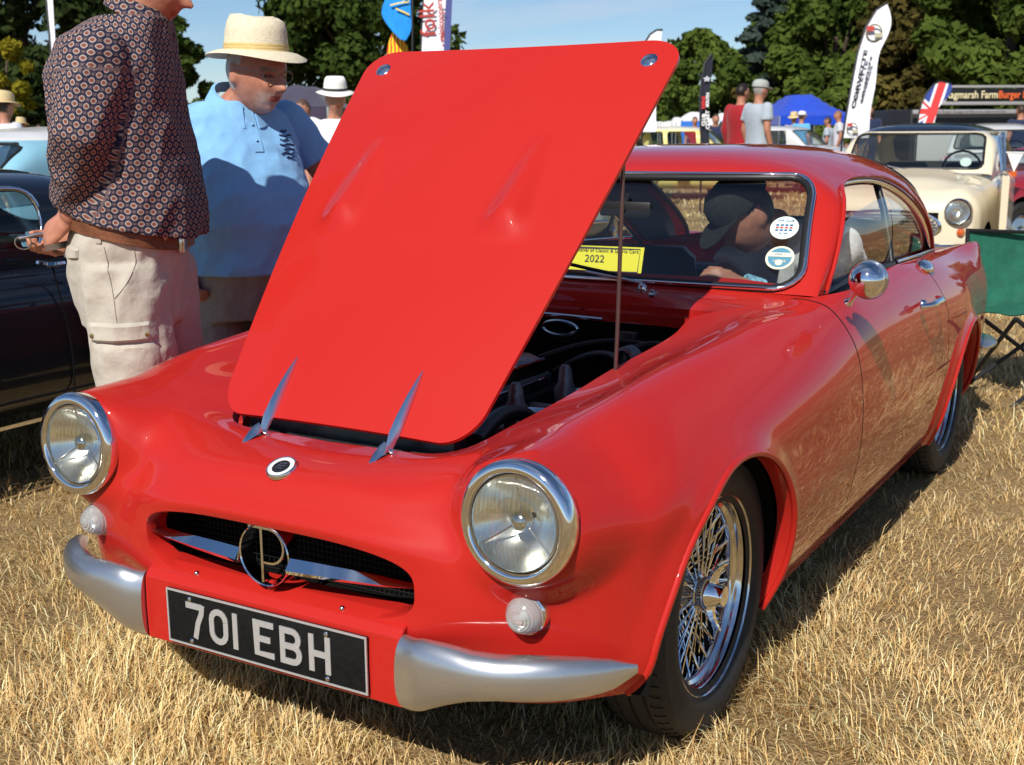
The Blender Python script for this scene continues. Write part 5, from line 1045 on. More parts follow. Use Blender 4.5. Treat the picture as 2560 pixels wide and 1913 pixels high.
# ---- the man in the blue polo shirt -----------------------------------------------------------------
POLO = cloth('blue_polo', (.22, .46, .75), .25, 40, amt=.05); dB = 4.10; pB = ground_at(592, 650, dB); fB = YAW - rad(50)
JB = dict(shR=(-.02, -.205, 1.365), shL=(-.015, .215, 1.365), elR=(-.05, -.31, 1.08), wrR=(.06, -.235, .88), elL=(.02, .37, 1.13), wrL=(.16, .36, .92), hipR=(0, -.10, .82), hipL=(0, .10, .82), kneeR=(.02, -.11, .46), kneeL=(.02, .11, .46), neck=(.045, 0, 1.40))
hB = pix(640, 180, dB - .20) - pB; cs, sn = math.cos(fB), math.sin(fB); JB['head'] = (hB.x * cs + hB.y * sn, -hB.x * sn + hB.y * cs, hB.z)
TB = [(.74, .01, .14, .17), (.84, .03, .155, .175), (.94, .06, .185, .185), (1.03, .07, .195, .192), (1.12, .055, .182, .194), (1.21, .03, .160, .195), (1.30, .005, .138, .195), (1.37, -.005, .118, .18), (1.415, .02, .075, .095)]
mB, DB, HB, _ = person('stout man in light blue polo shirt and cream straw hat looking down at the car', pB, fB, 1.66, JB, TB, .0068, POLO, 'short', cloth('grey_cotton', (.30, .28, .265), .3), hair=(.45, .43, .41), beard=(.62, .55, .50), pitch=12, yaw=14, big=True, hscale=1.10, hem=.865, fold=.013, slack=.006, seed=11, skin=(.50, .22, .145))
STRAW = vary(mat('hat_linen', (.68, .60, .44), .8, spec=.2), 60, .08, .25, 160); hatB = addhat(mB, HB, 'trilby', STRAW, vary(mat('hat_ribbon', (.62, .46, .18), .6), 80, .08), -9, .92)
m_ = MB(); 
for s in (1, -1):
    m_.tube([HB @ Vector((.098 - .006 * math.cos(t) * s, .034 * s + .023 * math.cos(t), .004 + .017 * math.sin(t))) for t in np.linspace(0, 2 * math.pi, 20, endpoint=False)], .0014, 6, close=True); m_.tube([HB @ Vector((.090, .058 * s, .010)), HB @ Vector((.04, .080 * s, .012)), HB @ Vector((-.01, .084 * s, .008))], .0014, 6)
m_.tube([HB @ Vector((.104, .012, .010)), HB @ Vector((.112, 0, .012)), HB @ Vector((.104, -.012, .010))], .0013, 6); m_.build('glasses', mat('wire_frame', (.3, .28, .25), .3, metal=1), mB, 60)
mb = MB(); R = []
for i, a in enumerate(np.linspace(math.pi * .08, math.pi * 1.92, 44)):
    c = Vector((.060 + .064 * math.cos(a), .070 * math.sin(a), 1.412 - .040 * math.cos(a))); n_ = Vector((math.cos(a), math.sin(a), 0)); R.append([c + Vector((0, 0, .026)), c + n_ * .010 + Vector((0, 0, .026)), c + n_ * .034 + Vector((0, 0, -.026 - .02 * math.cos(a))), c + n_ * .020 + Vector((0, 0, -.026 - .02 * math.cos(a)))])
mb.rings(R); mb.build('collar', POLO, mB, 50)
so_ = [c for c in mB.children if c.name.startswith('shirt')][0]; bt2 = BVHTree.FromPolygons([v.co for v in so_.data.vertices], [tuple(p.vertices) for p in so_.data.polygons])
def onchest(y, z, g): h_ = bt2.ray_cast(Vector((.6, y, z)), Vector((-1, 0, 0))); return (h_[0] if h_[0] is not None else Vector((.15, y, z))) + Vector((g, 0, 0))
V3 = [onchest(-.016 + .032 * i, 1.385 - .13 * j / 8, .004) for j in range(9) for i in range(2)]; obj('placket', V3, [(2 * j, 2 * j + 1, 2 * j + 3, 2 * j + 2) for j in range(8)], POLO, mB, 40)
for z in (1.34, 1.29): MB().ball(onchest(.0, z, .006), .005, 8, 6).build('button', POLO, mB)
m_ = MB()                                                    # embroidered crest on the breast
for k_ in range(7):
    zz = 1.318 - .014 * k_; w_ = (.012, .026, .018, .03, .022, .028, .016)[k_]; m_.tube([onchest(.118 - w_ + 2 * w_ * q_ / 4 + .006 * math.sin(k_ * 2.1), zz + .003 * math.sin(q_ * 2 + k_), .002) for q_ in range(5)], .0032, 5)
m_.build('embroidery', mat('navy_thread', (.02, .035, .10), .7), mB)

# ---- the person sitting in the red car
TEE = cloth('white_tee', (.62, .62, .63), .3, amt=.05); pC = Vector((.43, 1.62, .05))
JC = dict(hipL=(0, .10, .40), hipR=(0, -.10, .40), kneeL=(.42, .12, .42), kneeR=(.42, -.12, .42), ankL=(.62, .12, .28), ankR=(.62, -.12, .28), shL=(.12, .17, .91), shR=(.12, -.17, .91), elL=(.34, .17, .74), elR=(.30, -.20, .74), wrL=(.50, .10, .80), wrR=(.46, -.10, .76), neck=(.24, 0, .965), head=(.40, .02, 1.005))
TC = [(.30, -.02, .12, .18), (.42, -.02, .13, .185), (.56, .0, .135, .19), (.70, .03, .14, .20), (.82, .075, .135, .20), (.92, .12, .11, .19), (.985, .16, .075, .13)]
mC, DC, HC, _ = person('person in black cap and white tee shirt leaning forward inside the red car', pC, rad(-90) - rad(22), 1.72, JC, TC, .010, TEE, 'short', cloth('dark_jeans', (.03, .035, .06)), hair=(.02, .02, .02), pitch=44, yaw=-25, hem=.36, fold=.010, seed=5, skin=(.40, .18, .12))
addhat(mC, HC, 'cap', vary(mat('black_cap', (.012, .012, .014), .8), 60, .5, .4), None)
m_ = MB(); m_.tube([DC['elL'] * .35 + DC['wrL'] * .65, DC['elL'] * .05 + DC['wrL'] * .95], .043, 14); m_.build('cuff', vary(mat('blue_print', (.20, .42, .55), .7), 45, .9, dark=(.02, .03, .08)), mC, 60)
# ================================================================ other cars
def gcar(label, loc, rz, paint, P, roofpaint=None, group=None):
    """a car from hull and cabin stations; nose towards local -Y, origin between the axles"""
    c = empty(P.get('name', 'parked_car'), loc, rz, label, 'car', group)
    K = np.array(P['hull'], float); ny, nt_ = 90, 44; y = np.linspace(K[0, 0], K[-1, 0], ny); y = K[0, 0] + (K[-1, 0] - K[0, 0]) * (.5 - .5 * np.cos(np.pi * np.linspace(0, 1, ny))); hw, zb, zt, n = (np.interp(y, K[:, 0], K[:, i]) for i in (1, 2, 3, 4))
    for _ in range(2): hw[1:-1] = (hw[:-2] + 2 * hw[1:-1] + hw[2:]) / 4; zt[1:-1] = (zt[:-2] + 2 * zt[1:-1] + zt[2:]) / 4; zb[1:-1] = (zb[:-2] + 2 * zb[1:-1] + zb[2:]) / 4
    th_ = np.linspace(-np.pi / 2, np.pi / 2, nt_); C_, S_ = np.cos(th_)[None], np.sin(th_)[None]; e = (2 / n)[:, None]; x = hw[:, None] * np.abs(C_)**e; z = ((zb + zt) / 2)[:, None] + ((zt - zb) / 2)[:, None] * np.sign(S_) * np.abs(S_)**e; x[:, 0] = 0; x[:, -1] = 0
    for fn in P.get('bumps', []): z = z + fn(x, y[:, None], z)
    V = np.stack([x, np.repeat(y[:, None], nt_, 1), z], -1).reshape(-1, 3); F = gridfaces(ny, nt_); fl = []
    for yc in (-P['wb'] / 2, P['wb'] / 2):
        V, F, cu = clipf(V, F, lambda a, b_, c_: np.where(a > .35, np.hypot(b_ - yc, c_ - P['wr']) - P['wr'] * 1.17, 1)); fl.append(flange(V, cu, [lambda p: Vector((p.x - .12, p.y, p.z))]))
    for lx, ly, lz, lr in P.get('lamps', []): V, F, _l = clipf(V, F, lambda a, b_, c_: np.where((b_ < ly + .3) & (a > .2), np.hypot(a - lx, c_ - lz) - lr * .93, 1))
    a, b_ = mirror([tuple(v) for v in V], F); hull = obj('body', *weld(a, b_, 2e-5), paint, c, 50)
    for VV, FF in fl:
        for s in (1, -1): obj('wheel_arch', [(p.x * s, p.y, p.z) for p in VV], FF, DARK, hull, 50)
    MB().box((0, 0, K[:, 2].min() + .22), (K[:, 1].max() * 1.62, P['wb'] * .62, .30)).build('underbody', DARK, hull)
    for s in (1, -1):
        for yc in (-P['wb'] / 2, P['wb'] / 2):
            w = MB(); r = P['wr']; w.lathe([(r * .60, -.08), (r * .9, -.085), (r, -.05), (r, .05), (r * .9, .085), (r * .64, .078), (r * .60, .06)], (0, 0, 0), (s, 0, 0), 28); w.mi = 1; w.lathe([(r * .62, .062), (r * .58, .07), (r * .5, .04), (r * .26, .05), (r * .2, .075), (.002, .08)], (0, 0, 0), (s, 0, 0), 24); o = w.build('wheel', [RUBBER, P.get('rim', CHROME2)], c, 40); o.location = (s * (P['track'] / 2), yc, r)
    if 'cab' in P:
        K = np.array(P['cab'], float); ny, nt_ = 96, 40; y = np.linspace(K[0, 0], K[-1, 0], ny); zt, w_, zb, n = (np.interp(y, K[:, 0], K[:, i]) for i in (1, 2, 3, 4))
        for _ in range(3): zt[1:-1] = (zt[:-2] + 2 * zt[1:-1] + zt[2:]) / 4
        tt = np.linspace(0, 1, nt_); th_ = np.pi / 2 * (.5 * tt + .5 * (3 * tt**2 - 2 * tt**3)); C_, S_ = np.cos(th_)[None], np.sin(th_)[None]; e = (2 / n)[:, None]
        def cg_(off): x = (w_[:, None] - off) * np.abs(C_)**e; x[:, -1] = 0; z = zb[:, None] + (zt - zb - off)[:, None] * np.abs(S_)**e; return np.stack([x, np.repeat(y[:, None], nt_, 1) + .05 * (x / .6)**2 * (1 - sm(P['ya'], P['ya'] + .4, y))[:, None], z], -1).reshape(-1, 3)
        W0 = P['win']
        zm_ = (W0['z0'] + W0['z1']) / 2; hz_ = (W0['z1'] - W0['z0']) / 2
        fns = {'windscreen': [lambda x, y, z: np.where(y < P['ya'], rbox(x, (z - zm_) * 1.3, W0['hw'] - .10 * (z - W0['z0']), hz_ * 1.3, .06), 1)], 'rear_window': [lambda x, y, z: np.where(y > P['yr'], rbox(x, (z - zm_) * 1.3, W0['hw'] * .86, hz_ * 1.15, .07), 1)], 'side_window': []}
        for y0, y1 in W0['side']: fns['side_window'].append(lambda x, y, z, y0=y0, y1=y1: np.where((np.abs(x) > .36) & (y > y0 - .3) & (y < y1 + .3), rbox(y - (y0 + y1) / 2 - W0.get('rake', .12) * (z - zm_), z - zm_, (y1 - y0) / 2, hz_, .05), 1))
        def inwin(x, y, z):
            r = np.ones(len(x))
            for k__ in fns:
                for q__ in fns[k__]: r = np.minimum(r, q__(x, y, z))
            return r
        cv, cf_, cc = clipf(cg_(0), gridfaces(ny, nt_), inwin); 
        if roofpaint is not None:
            zr = P.get('zr', W0['z1'] + .02); r1, f1, _ = clipf(cv, cf_, lambda x, y, z: z - zr); r2, f2, _ = clipf(cv, cf_, lambda x, y, z: zr - z); a, b_ = mirror(r1, f1); obj('roof', *weld(a, b_, 2e-5), roofpaint, c, 50); a, b_ = mirror(r2, f2); pil = obj('cabin', *weld(a, b_, 2e-5), paint, c, 50)
            gt = MB(); gt.tube([(sx * .0, 0, -5), (0, 0, -5.01)], .001, 3) if False else None
        else: a, b_ = mirror(cv, cf_); pil = obj('cabin', *weld(a, b_, 2e-5), paint, c, 50)
        for nm in fns:
            for q__ in fns[nm]:
                gv, gf, _ = clipf(cg_(.012), gridfaces(ny, nt_), lambda x, y, z: -q__(x, y, z))
                if not gf: continue
                if nm == 'side_window':
                    for s in (1, -1): obj(nm, [(v[0] * s, v[1], v[2]) for v in gv], gf, P.get('glass', SGLASS), c, 60)
                else: a, b_ = mirror(gv, gf); obj(nm, *weld(a, b_, 2e-5), P.get('glass', GLASS), c, 60)
        ch = thin(chain(cv, [e for e in cc if cv[e[0]][1] < P['ya'] and cv[e[0]][0] > -1 and abs(cv[e[0]][0]) < W0['hw'] + .03 and cv[e[0]][1] < P['ya'] - .0]), .03)
        for s in (1, -1): MB().tube([Vector((p.x * s, p.y, p.z)) for p in ch], .011, 6).build('screen_seal', BLACK, c, 60)
        m = MB(); m.box((0, P['ya'] + .22, P['zc'] - .16), (1.0, .12, .10), bev=.03); m.build('dashboard', TRIM, c)
        for s in (1, -1): m = MB(); m.box((.28 * s, P['ya'] + .95, P['zc'] - .24), (.42, .14, .55), bev=.05); m.build('seat', LEATHER, c)
        m = MB(); m.tube([(.3 + .17 * math.cos(t_), P['ya'] + .42, P['zc'] - .02 + .17 * math.sin(t_)) for t_ in np.linspace(0, 6.283, 20, endpoint=False)], .011, 6, close=True); m.build('steering_wheel', BLACK, c)
    for (lx, ly, lz, lr) in P.get('lamps', []):
        for s in (1, -1):
            h = empty('headlight', (lx * s, ly, lz)); h.parent = c; MB().lathe([(lr * 1.02, .05), (lr * 1.05, -.01), (lr * .98, -.03), (lr * .9, -.03), (lr * .86, -.015)], (0, 0, 0), (0, 1, 0), 28).build('bezel', CHROME, h, 50); MB().lathe([(lr * .87, -.018), (lr * .6, .03), (.003, .05)], (0, 0, 0), (0, 1, 0), 24).build('reflector', REFL, h, 60); MB().lathe([(lr * .87, -.018), (lr * .6, -.036), (lr * .3, -.044), (.002, -.046)], (0, 0, 0), (0, 1, 0), 24).build('lens', MATS['fluted_lens'], h, 60)
    return c
MINI = dict(name='parked_car', wb=2.03, wr=.26, track=1.22, ya=-.20, yr=.95, zc=.95,
    hull=[(-1.49, .30, .40, .60, 2.6), (-1.475, .52, .30, .70, 3), (-1.43, .625, .25, .765, 3.4), (-1.33, .675, .22, .815, 3.8), (-1.1, .695, .20, .855, 4.2), (-.8, .702, .20, .89, 4.5), (-.5, .705, .20, .93, 5), (0, .705, .20, .955, 5.5), (1.0, .70, .20, .94, 5.5), (1.35, .66, .24, .90, 4.5), (1.48, .58, .30, .80, 3.5), (1.51, .42, .36, .70, 3)],
    bumps=[lambda x, y, z: .045 * np.exp(-((x - .53) / .13)**2) * np.exp(-((y + 1.25) / .32)**2) * (z > .6), lambda x, y, z: .05 * np.exp(-(x / .42)**4) * sm(-1.42, -1.0, y) * (1 - sm(-.6, -.3, y)) * (z > .7)],
    cab=[(-.60, .93, .645, .88, 8), (-.36, 1.17, .645, .90, 7), (-.22, 1.285, .645, .91, 5), (-.08, 1.325, .645, .91, 4), (.35, 1.35, .645, .91, 3.6), (.85, 1.335, .64, .91, 3.6), (1.05, 1.29, .63, .90, 4.2), (1.25, 1.08, .62, .89, 6), (1.40, .92, .60, .88, 7)],
    win=dict(z0=.965, z1=1.255, hw=.565, side=[(-.12, .42), (.50, 1.02)], rake=.15), lamps=[(.525, -1.475, .665, .102)])
def mini_front(c, grille=True, fog=False):
    g_ = MB(); g_.rings([[Vector((.40 * k * math.copysign(abs(math.cos(a))**.7, math.cos(a)), yy_, .545 + (.125 * k) * math.sin(a) * (1 if math.sin(a) > 0 else .85))) for a in np.linspace(0, 6.283, 40, endpoint=False)] for k, yy_ in ((1.0, -1.475), (1.03, -1.50), (.98, -1.505), (.94, -1.49))], cap=False); gg = g_.build('grille', CHROME, c, 40)
    MB().box((0, -1.478, .545), (.76, .01, .22)).build('grille_back', DARK, gg)
    for k in range(9): zz = .455 + k * .0225; hw = .39 * math.sqrt(max(.1, 1 - ((zz - .545) / .135)**2)); MB().box((0, -1.497, zz), (hw * 2 * .96, .012, .009), bev=.003).build('grille_slat', CHROME, gg)
    for s in (1, -1): MB().lathe([(.034, .02), (.034, 0), (.026, -.022), (.002, -.03)], (.55 * s, -1.462, .505), (0, 1, 0), 20).build('indicator', mat('amber_lens', (.55, .10, .015), .15, coat=1), c, 50)
    MB().tube(curve([(-.66, -1.40, .40), (-.5, -1.52, .40), (0, -1.555, .40), (.5, -1.52, .40), (.66, -1.40, .40)], 30), .045, 10, .5, up=(0, 0, 1)).build('front_bumper', CHROME, c, 50)
    m = MB(); m.tube(curve([(-.58, -.665, .925), (0, -.70, .925), (.58, -.665, .925)], 14), .008, 6); m.build('cowl_trim', CHROME2, c)
    for x in (.12, -.28): MB().tube(curve([(x, -.68, .945), (x - .2, -.60, .965), (x - .33, -.57, .99)], 8), .006, 6).build('wiper', CHROME2, c)
CREAM = mat('cream_paint', (.74, .65, .47), .4, coat=.8); NAVY = mat('black_roof_paint', (.012, .014, .02), .3, coat=.8)
p_ = pix(2225, 520, 9.75); hd_ = rad(3)
cream = gcar('cream small saloon with black roof and opened door behind the red car', Vector((p_.x - math.sin(hd_) * 1.44, p_.y + math.cos(hd_) * 1.44, 0)), hd_, CREAM, MINI, NAVY); mini_front(cream)
# its opened door, seen almost edge on
dr = MB(); R = []
for xx, yy_ in ((.70, -.46), (.765, -.95), (.82, -1.40)): R.append([Vector((xx, yy_, z)) for z in (.28, .95)] + [Vector((xx + .05, yy_ + .03, z)) for z in (.93, .30)])
door_ = dr.rings(R).build('door', CREAM, cream, 40); MB().tube([(.72, -.48, .95), (.66, -.44, 1.24), (.76, -.98, 1.26), (.83, -1.38, .97)], .014, 6).build('window_frame', CHROME, door_); obj('door_glass', [(.72, -.48, .95), (.67, -.44, 1.23), (.76, -.97, 1.25), (.83, -1.37, .97)], [(0, 1, 2, 3)], SGLASS, door_, None)
disc('licence_disc', Vector((.42, -.452, 1.02)), .045, PAPER, Vector((0, -.7, .5)), cream); MB().tube([(.54, -1.0, .50), (.54, -1.0, .52)], .01, 6)
GREYP = mat('grey_green_paint', (.25, .28, .26), .35, coat=.8); p_ = pix(1481, 516, 12.3) - Vector((math.cos(.26), math.sin(.26), 0)) * .525
grey = gcar('grey green small saloon seen through the windscreen of the red car', Vector((p_.x - math.sin(.26) * 1.44, p_.y + math.cos(.26) * 1.44, 0)), .26, GREYP, MINI, None); mini_front(grey)
YELP = mat('pale_yellow_paint', (.72, .62, .22), .4, coat=.8); p_ = pix(1742, 345, 23)
yel = gcar('pale yellow small saloon parked beyond the black feather flag', Vector((p_.x, p_.y, 0)), YAW + rad(90) - rad(20), YELP, MINI, mat('cream_roof', (.75, .70, .52), .4, coat=.6)); mini_front(yel)
p_ = pix(1370, 352, 17); gg2 = gcar('pale grey small saloon with black bonnet just past the propped bonnet', Vector((p_.x, p_.y, 0)), YAW + rad(90) - rad(12), mat('black_gloss', (.015, .015, .018), .3, coat=.8), MINI, mat('pale_grey_roof', (.52, .55, .50), .4, coat=.6)); mini_front(gg2)
p_ = pix(1945, 350, 25); wm = gcar('white hatchback parked by the blue gazebo', Vector((p_.x, p_.y, 0)) + RH * .3, YAW + rad(90) - rad(35), mat('white_car_paint', (.62, .62, .60), .35, coat=.8), MINI, None); mini_front(wm)
SEDAN = dict(name='parked_car', wb=2.5, wr=.31, track=1.36, ya=-.30, yr=1.10, zc=.93,
    hull=[(-2.02, .40, .42, .60, 2.6), (-1.98, .62, .33, .70, 3), (-1.85, .72, .26, .77, 3.4), (-1.5, .77, .22, .84, 4), (-.9, .785, .21, .90, 4.5), (0, .79, .21, .93, 5), (1.1, .79, .22, .92, 5), (1.7, .75, .26, .88, 4.2), (1.98, .66, .34, .78, 3.4), (2.06, .45, .42, .66, 3)],
    cab=[(-.80, .90, .67, .86, 8), (-.48, 1.17, .67, .88, 7), (-.32, 1.28, .67, .89, 5), (-.12, 1.33, .67, .89, 4), (.4, 1.36, .67, .89, 3.4), (.85, 1.33, .66, .89, 3.4), (1.15, 1.24, .65, .88, 3.8), (1.45, 1.04, .63, .87, 5), (1.65, .90, .60, .86, 6)],
    win=dict(z0=.95, z1=1.25, hw=.585, side=[(-.14, .48), (.56, 1.08)], rake=.16), lamps=[(.56, -1.93, .62, .085)])
BLUEP = mat('light_blue_paint', (.25, .50, .62), .35, coat=.9)
def sal(label, px_, py_, d_, rz, paint, roof=None, group=None, front=True):
    p_ = pix(px_, py_, d_); c = gcar(label, Vector((p_.x, p_.y, 0)), rz, paint, SEDAN, roof, group)
    if front:
        MB().tube(curve([(-.74, -1.88, .42), (-.55, -2.03, .42), (0, -2.08, .42), (.55, -2.03, .42), (.74, -1.88, .42)], 26), .05, 10, .5, up=(0, 0, 1)).build('front_bumper', CHROME, c, 50)
        g_ = MB().box((0, -2.005, .58), (.74, .03, .17), bev=.01).build('grille', DARK, c)
        for k in range(7): MB().box((0, -2.025, .51 + k * .024), (.72, .012, .008)).build('grille_slat', CHROME, g_)
    return c
s1 = sal('light blue saloon with curved windscreen behind the black coupe', 20, 400, 8.2, YAW - rad(30), BLUEP, mat('white_roof', (.72, .72, .70), .4, coat=.6)); s2 = sal('light blue saloon with paper notices in its windows', 145, 400, 11.5, YAW - rad(50), BLUEP, mat('white_roof', (.7, .7, .7)))
for k_, (yy_, w_) in enumerate(((-.02, .36), (.62, .3))): MB().box((.645, yy_ + .25, 1.13), (.004, w_, .17)).build('window_notice', WHITE, s2)
# maroon sports car to the right, white coupe beyond
MAR = mat('maroon_paint', (.30, .012, .018), .35, coat=1.0); p_ = pix(2610, 470, 12.2)
mar = gcar('dark red sports car hung with a white pennant beside the cream saloon', Vector((p_.x, p_.y, 0)) + RH * .20 + FH * .5, YAW - rad(60), MAR, dict(SEDAN, lamps=[(.58, -1.92, .60, .08)], cab=[(k_[0] * .8 + .35, .86 + (k_[1] - .86) * .55, k_[2] * .92, k_[3] - .04, k_[4]) for k_ in SEDAN['cab']], win=dict(z0=.92, z1=1.06, hw=.54, side=[(.15, .75)], rake=.2), ya=.08, yr=1.2), None)
obj('pennant', [(0, 0, 0), (.15, 0, 0), (.073, 0, -.175), (0, .006, 0), (.15, .006, 0), (.073, .006, -.175)], [(0, 1, 2), (5, 4, 3), (0, 3, 4, 1), (1, 4, 5, 2), (2, 5, 3, 0)], WHITE, None, None, label='white triangular pennant hanging on the dark red sports car', cat='pennant'); pn = bpy.data.objects['pennant']; pn.location = pix(2518, 382, 11.0); pn.rotation_euler = (0, 0, YAW)
tag(MB().tube(curve([pix(2430, 384, 11.0), pix(2500, 381, 11.0), pix(2570, 384, 11.0)], 12), .006, 5).build('bunting_cord', WHITE), 'thin white cord carrying the pennant by the dark red car', 'cord')
am = obj('side_lamp', [(0, 0, 0), (.14, 0, .02), (.14, 0, .075), (.0, 0, .055), (0, .02, 0), (.14, .02, .02), (.14, .02, .075), (.0, .02, .055)], [(0, 1, 2, 3), (0, 4, 5, 1), (1, 5, 6, 2), (2, 6, 7, 3), (3, 7, 4, 0)], mat('amber_lens', (.6, .12, .01)), None, None); am.parent = mar; am.matrix_parent_inverse = mar.matrix_basis.inverted(); am.location = pix(2503, 447, 11.4); am.rotation_euler = (0, 0, YAW)
mu = sal('white coupe parked in front of the burger stand', 2490, 330, 20, YAW - rad(25), mat('white_car_paint', (.62, .62, .6)))
# black coupe on the left
BLK = mat('black_car_paint', (.006, .007, .012), .3, coat=1.0, spec=.3)
BC = dict(name='parked_car', wb=2.4, wr=.31, track=1.30, ya=-.35, yr=1.05, zc=.90,
    hull=[(-1.9, .40, .36, .56, 2.8), (-1.85, .60, .30, .66, 3.2), (-1.6, .72, .25, .76, 3.6), (-1.0, .755, .24, .83, 4), (0, .765, .24, .875, 4.6), (1.0, .765, .25, .87, 4.6), (1.6, .74, .28, .84, 4), (1.95, .62, .36, .76, 3.2), (2.0, .42, .42, .64, 3)],
    cab=[(-.75, .87, .66, .83, 8), (-.5, 1.03, .66, .84, 7), (-.32, 1.13, .66, .85, 5), (-.1, 1.185, .66, .85, 4), (.4, 1.20, .66, .85, 3.6), (.8, 1.18, .65, .85, 3.6), (1.05, 1.12, .64, .85, 4), (1.3, .98, .62, .84, 5), (1.5, .85, .60, .83, 6)],
    win=dict(z0=.905, z1=1.105, hw=.57, side=[(-.22, .62)], rake=.10), lamps=[(.56, -1.80, .60, .085)])
bk = gcar('black coupe with bright window frame parked on the far side of the red car', (-2.90, .05, 0), 0, BLK, BC)
for s in (1, -1):
    MB().tube(curve([(.645 * s, -.20, .90), (.622 * s, -.12, 1.06), (.60 * s, .05, 1.115), (.598 * s, .45, 1.118), (.607 * s, .60, 1.09), (.628 * s, .63, 1.0), (.655 * s, .585, .90)], 40), .010, 8).build('window_trim', CHROME, bk, 60)
    MB().tube([(.772 * s, -.9, .285), (.775 * s, 0, .28), (.772 * s, .9, .285)], .016, 6, .6).build('sill_trim', CHROME, bk, 60); MB().tube(curve([(.762 * s, .55, .86), (.775 * s, .565, .74), (.776 * s, .60, .55), (.76 * s, .61, .34)], 16), .0035, 5).build('door_gap', DARK, bk); MB().tube([(.745 * s, .50, .855), (.775 * s, .53, .845), (.77 * s, .60, .845)], .010, 6).build('door_handle', CHROME, bk, 50)
    MB().tube([(.765 * s, -1.0, .80), (.768 * s, 0, .815), (.766 * s, 1.0, .81)], .004, 5).build('waist_line', BLK, bk, 60)
# ================================================================ camping chair
chp = pix(2566, 700, 6.1); ch_ = empty('camping_chair', (chp.x, chp.y, 0), YAW + rad(6), 'green folding camping chair behind the tail of the red car', 'chair'); GRN = vary(mat('green_canvas', (.012, .12, .075), .8), 18, .15, .4, 10, bdist=.03)
def sheet(name, P4, m, parent, sag=.04, n=14):
    P4 = [Vector(p) for p in P4]; nr = (P4[1] - P4[0]).cross(P4[3] - P4[0]).normalized(); V = []
    for i in range(n + 1):
        for j in range(n + 1):
            u_, v_ = i / n, j / n; p = (P4[0] * (1 - u_) + P4[1] * u_) * (1 - v_) + (P4[3] * (1 - u_) + P4[2] * u_) * v_; V.append(p + nr * (-sag * math.sin(math.pi * u_) * (.5 + .5 * math.sin(math.pi * v_)) + .010 * mnoise.noise(p * 7)))
    k = len(V); F = gridfaces(n + 1, n + 1).tolist(); V2 = V + [v - nr * .004 for v in V]; return obj(name, V2, F + [[a + k for a in f][::-1] for f in F], m, parent, 50)
sheet('back_rest', ((-.29, 0, .40), (.29, 0, .40), (.30, .06, .805), (-.30, .06, .805)), GRN, ch_); sheet('seat', ((-.28, -.02, .42), (.28, -.02, .42), (.28, -.44, .45), (-.28, -.44, .45)), GRN, ch_, .05)
MB().tube([(-.30, .058, .81), (0, .05, .797), (.30, .058, .81)], .010, 6).build('back_piping', BLACK, ch_)
for a, b_ in (((-.30, .05, .82), (-.30, .02, .02)), ((.30, .05, .82), (.30, .02, .02)), ((-.28, .0, .42), (.28, .02, .02)), ((.28, .0, .42), (-.28, .02, .02)), ((-.28, -.44, .44), (.28, -.46, .02)), ((.28, -.44, .44), (-.28, -.46, .02)), ((-.28, -.44, .44), (-.28, .02, .02)), ((.28, -.44, .44), (.28, .02, .02))): MB().tube([a, b_], .011, 8).build('leg', BLACK, ch_)
# ================================================================ flags, gazebos, stands
def flag(label, outline, d, m, pole, th=.004, wave=.05, cat='flag', name='feather_flag', seed=0):
    """cloth cut to an outline, standing at depth d, with its pole"""
    c0 = pix(outline[0][0], outline[0][1], d); base = Vector((pix(pole[-1][0], pole[-1][1], d).x, pix(pole[-1][0], pole[-1][1], d).y, 0)); o = empty(name, base, YAW, label, cat, 'flags round the show field')
    Mi = Matrix.Translation(base) @ Matrix.Rotation(YAW, 4, 'Z'); Mi = Mi.inverted(); L = lambda px_, py_: Mi @ pix(px_, py_, d)
    Lft = [Vector(p) for p in curve([(*p, 0) for p in outline[1]], 26)]; Rgt = [Vector(p) for p in curve([(*p, 0) for p in outline[2]], 26)]; V = []; n = 7
    for i in range(26):
        for j in range(n):
            q_ = Lft[i].lerp(Rgt[i], j / (n - 1)); p = L(q_.x, q_.y); p.y += wave * mnoise.noise(Vector((p.x * 2.2 + seed, p.z * 1.6, seed))) * (.2 + j / n); V.append(p)
    k = len(V); F = gridfaces(26, n).tolist(); obj('cloth', V + [v + Vector((0, th, 0)) for v in V], F + [[a + k for a in f][::-1] for f in F], m, o, 60)
    pp = [L(*p) for p in pole]; pp.append(Vector((pp[-1].x, pp[-1].y, 0))); MB().tube(pp[:-1] + [pp[-1]], .016, 8).build('pole', BLACK, o, 50); return o, L
FW = cloth('flag_white', (.72, .73, .78), .2, 8); FBk = cloth('flag_black', (.018, .020, .030), .2, 8); FBl = cloth('flag_blue', (.02, .25, .72), .2, 8)
def ftext(o, L, txt, px_, py_, h_px, d, m, ang, name='lettering', sx=1.0):
    c = L(px_, py_); c.y -= .09; M = Matrix.Translation(c) @ Matrix.Rotation(math.pi / 2, 4, 'X') @ Matrix.Rotation(ang, 4, 'Z'); return textmesh(txt, h_px / FPX * d * 1.35, M, m, name, o, .002, .004, sx=sx)
o, L = flag('white feather flag lettered Corvette with ring emblem behind cream saloon', [(2218, 8), [(2213, 10), (2190, 28), (2165, 70), (2145, 130), (2128, 220), (2116, 290), (2108, 345)], [(2218, 9), (2228, 55), (2216, 95), (2201, 125), (2190, 200), (2180, 260), (2172, 345)]], 19, FW, [(2218, 7), (2190, 25), (2164, 68), (2144, 130), (2127, 220), (2115, 290), (2104, 360)])
ftext(o, L, 'CORVETTE', 2145, 200, 9, 19, INKK, rad(80), sx=2.4); ftext(o, L, 'CLASSIC CORVETTE CLUB UK', 2162, 200, 5, 19, INKK, rad(80), sx=1.25)
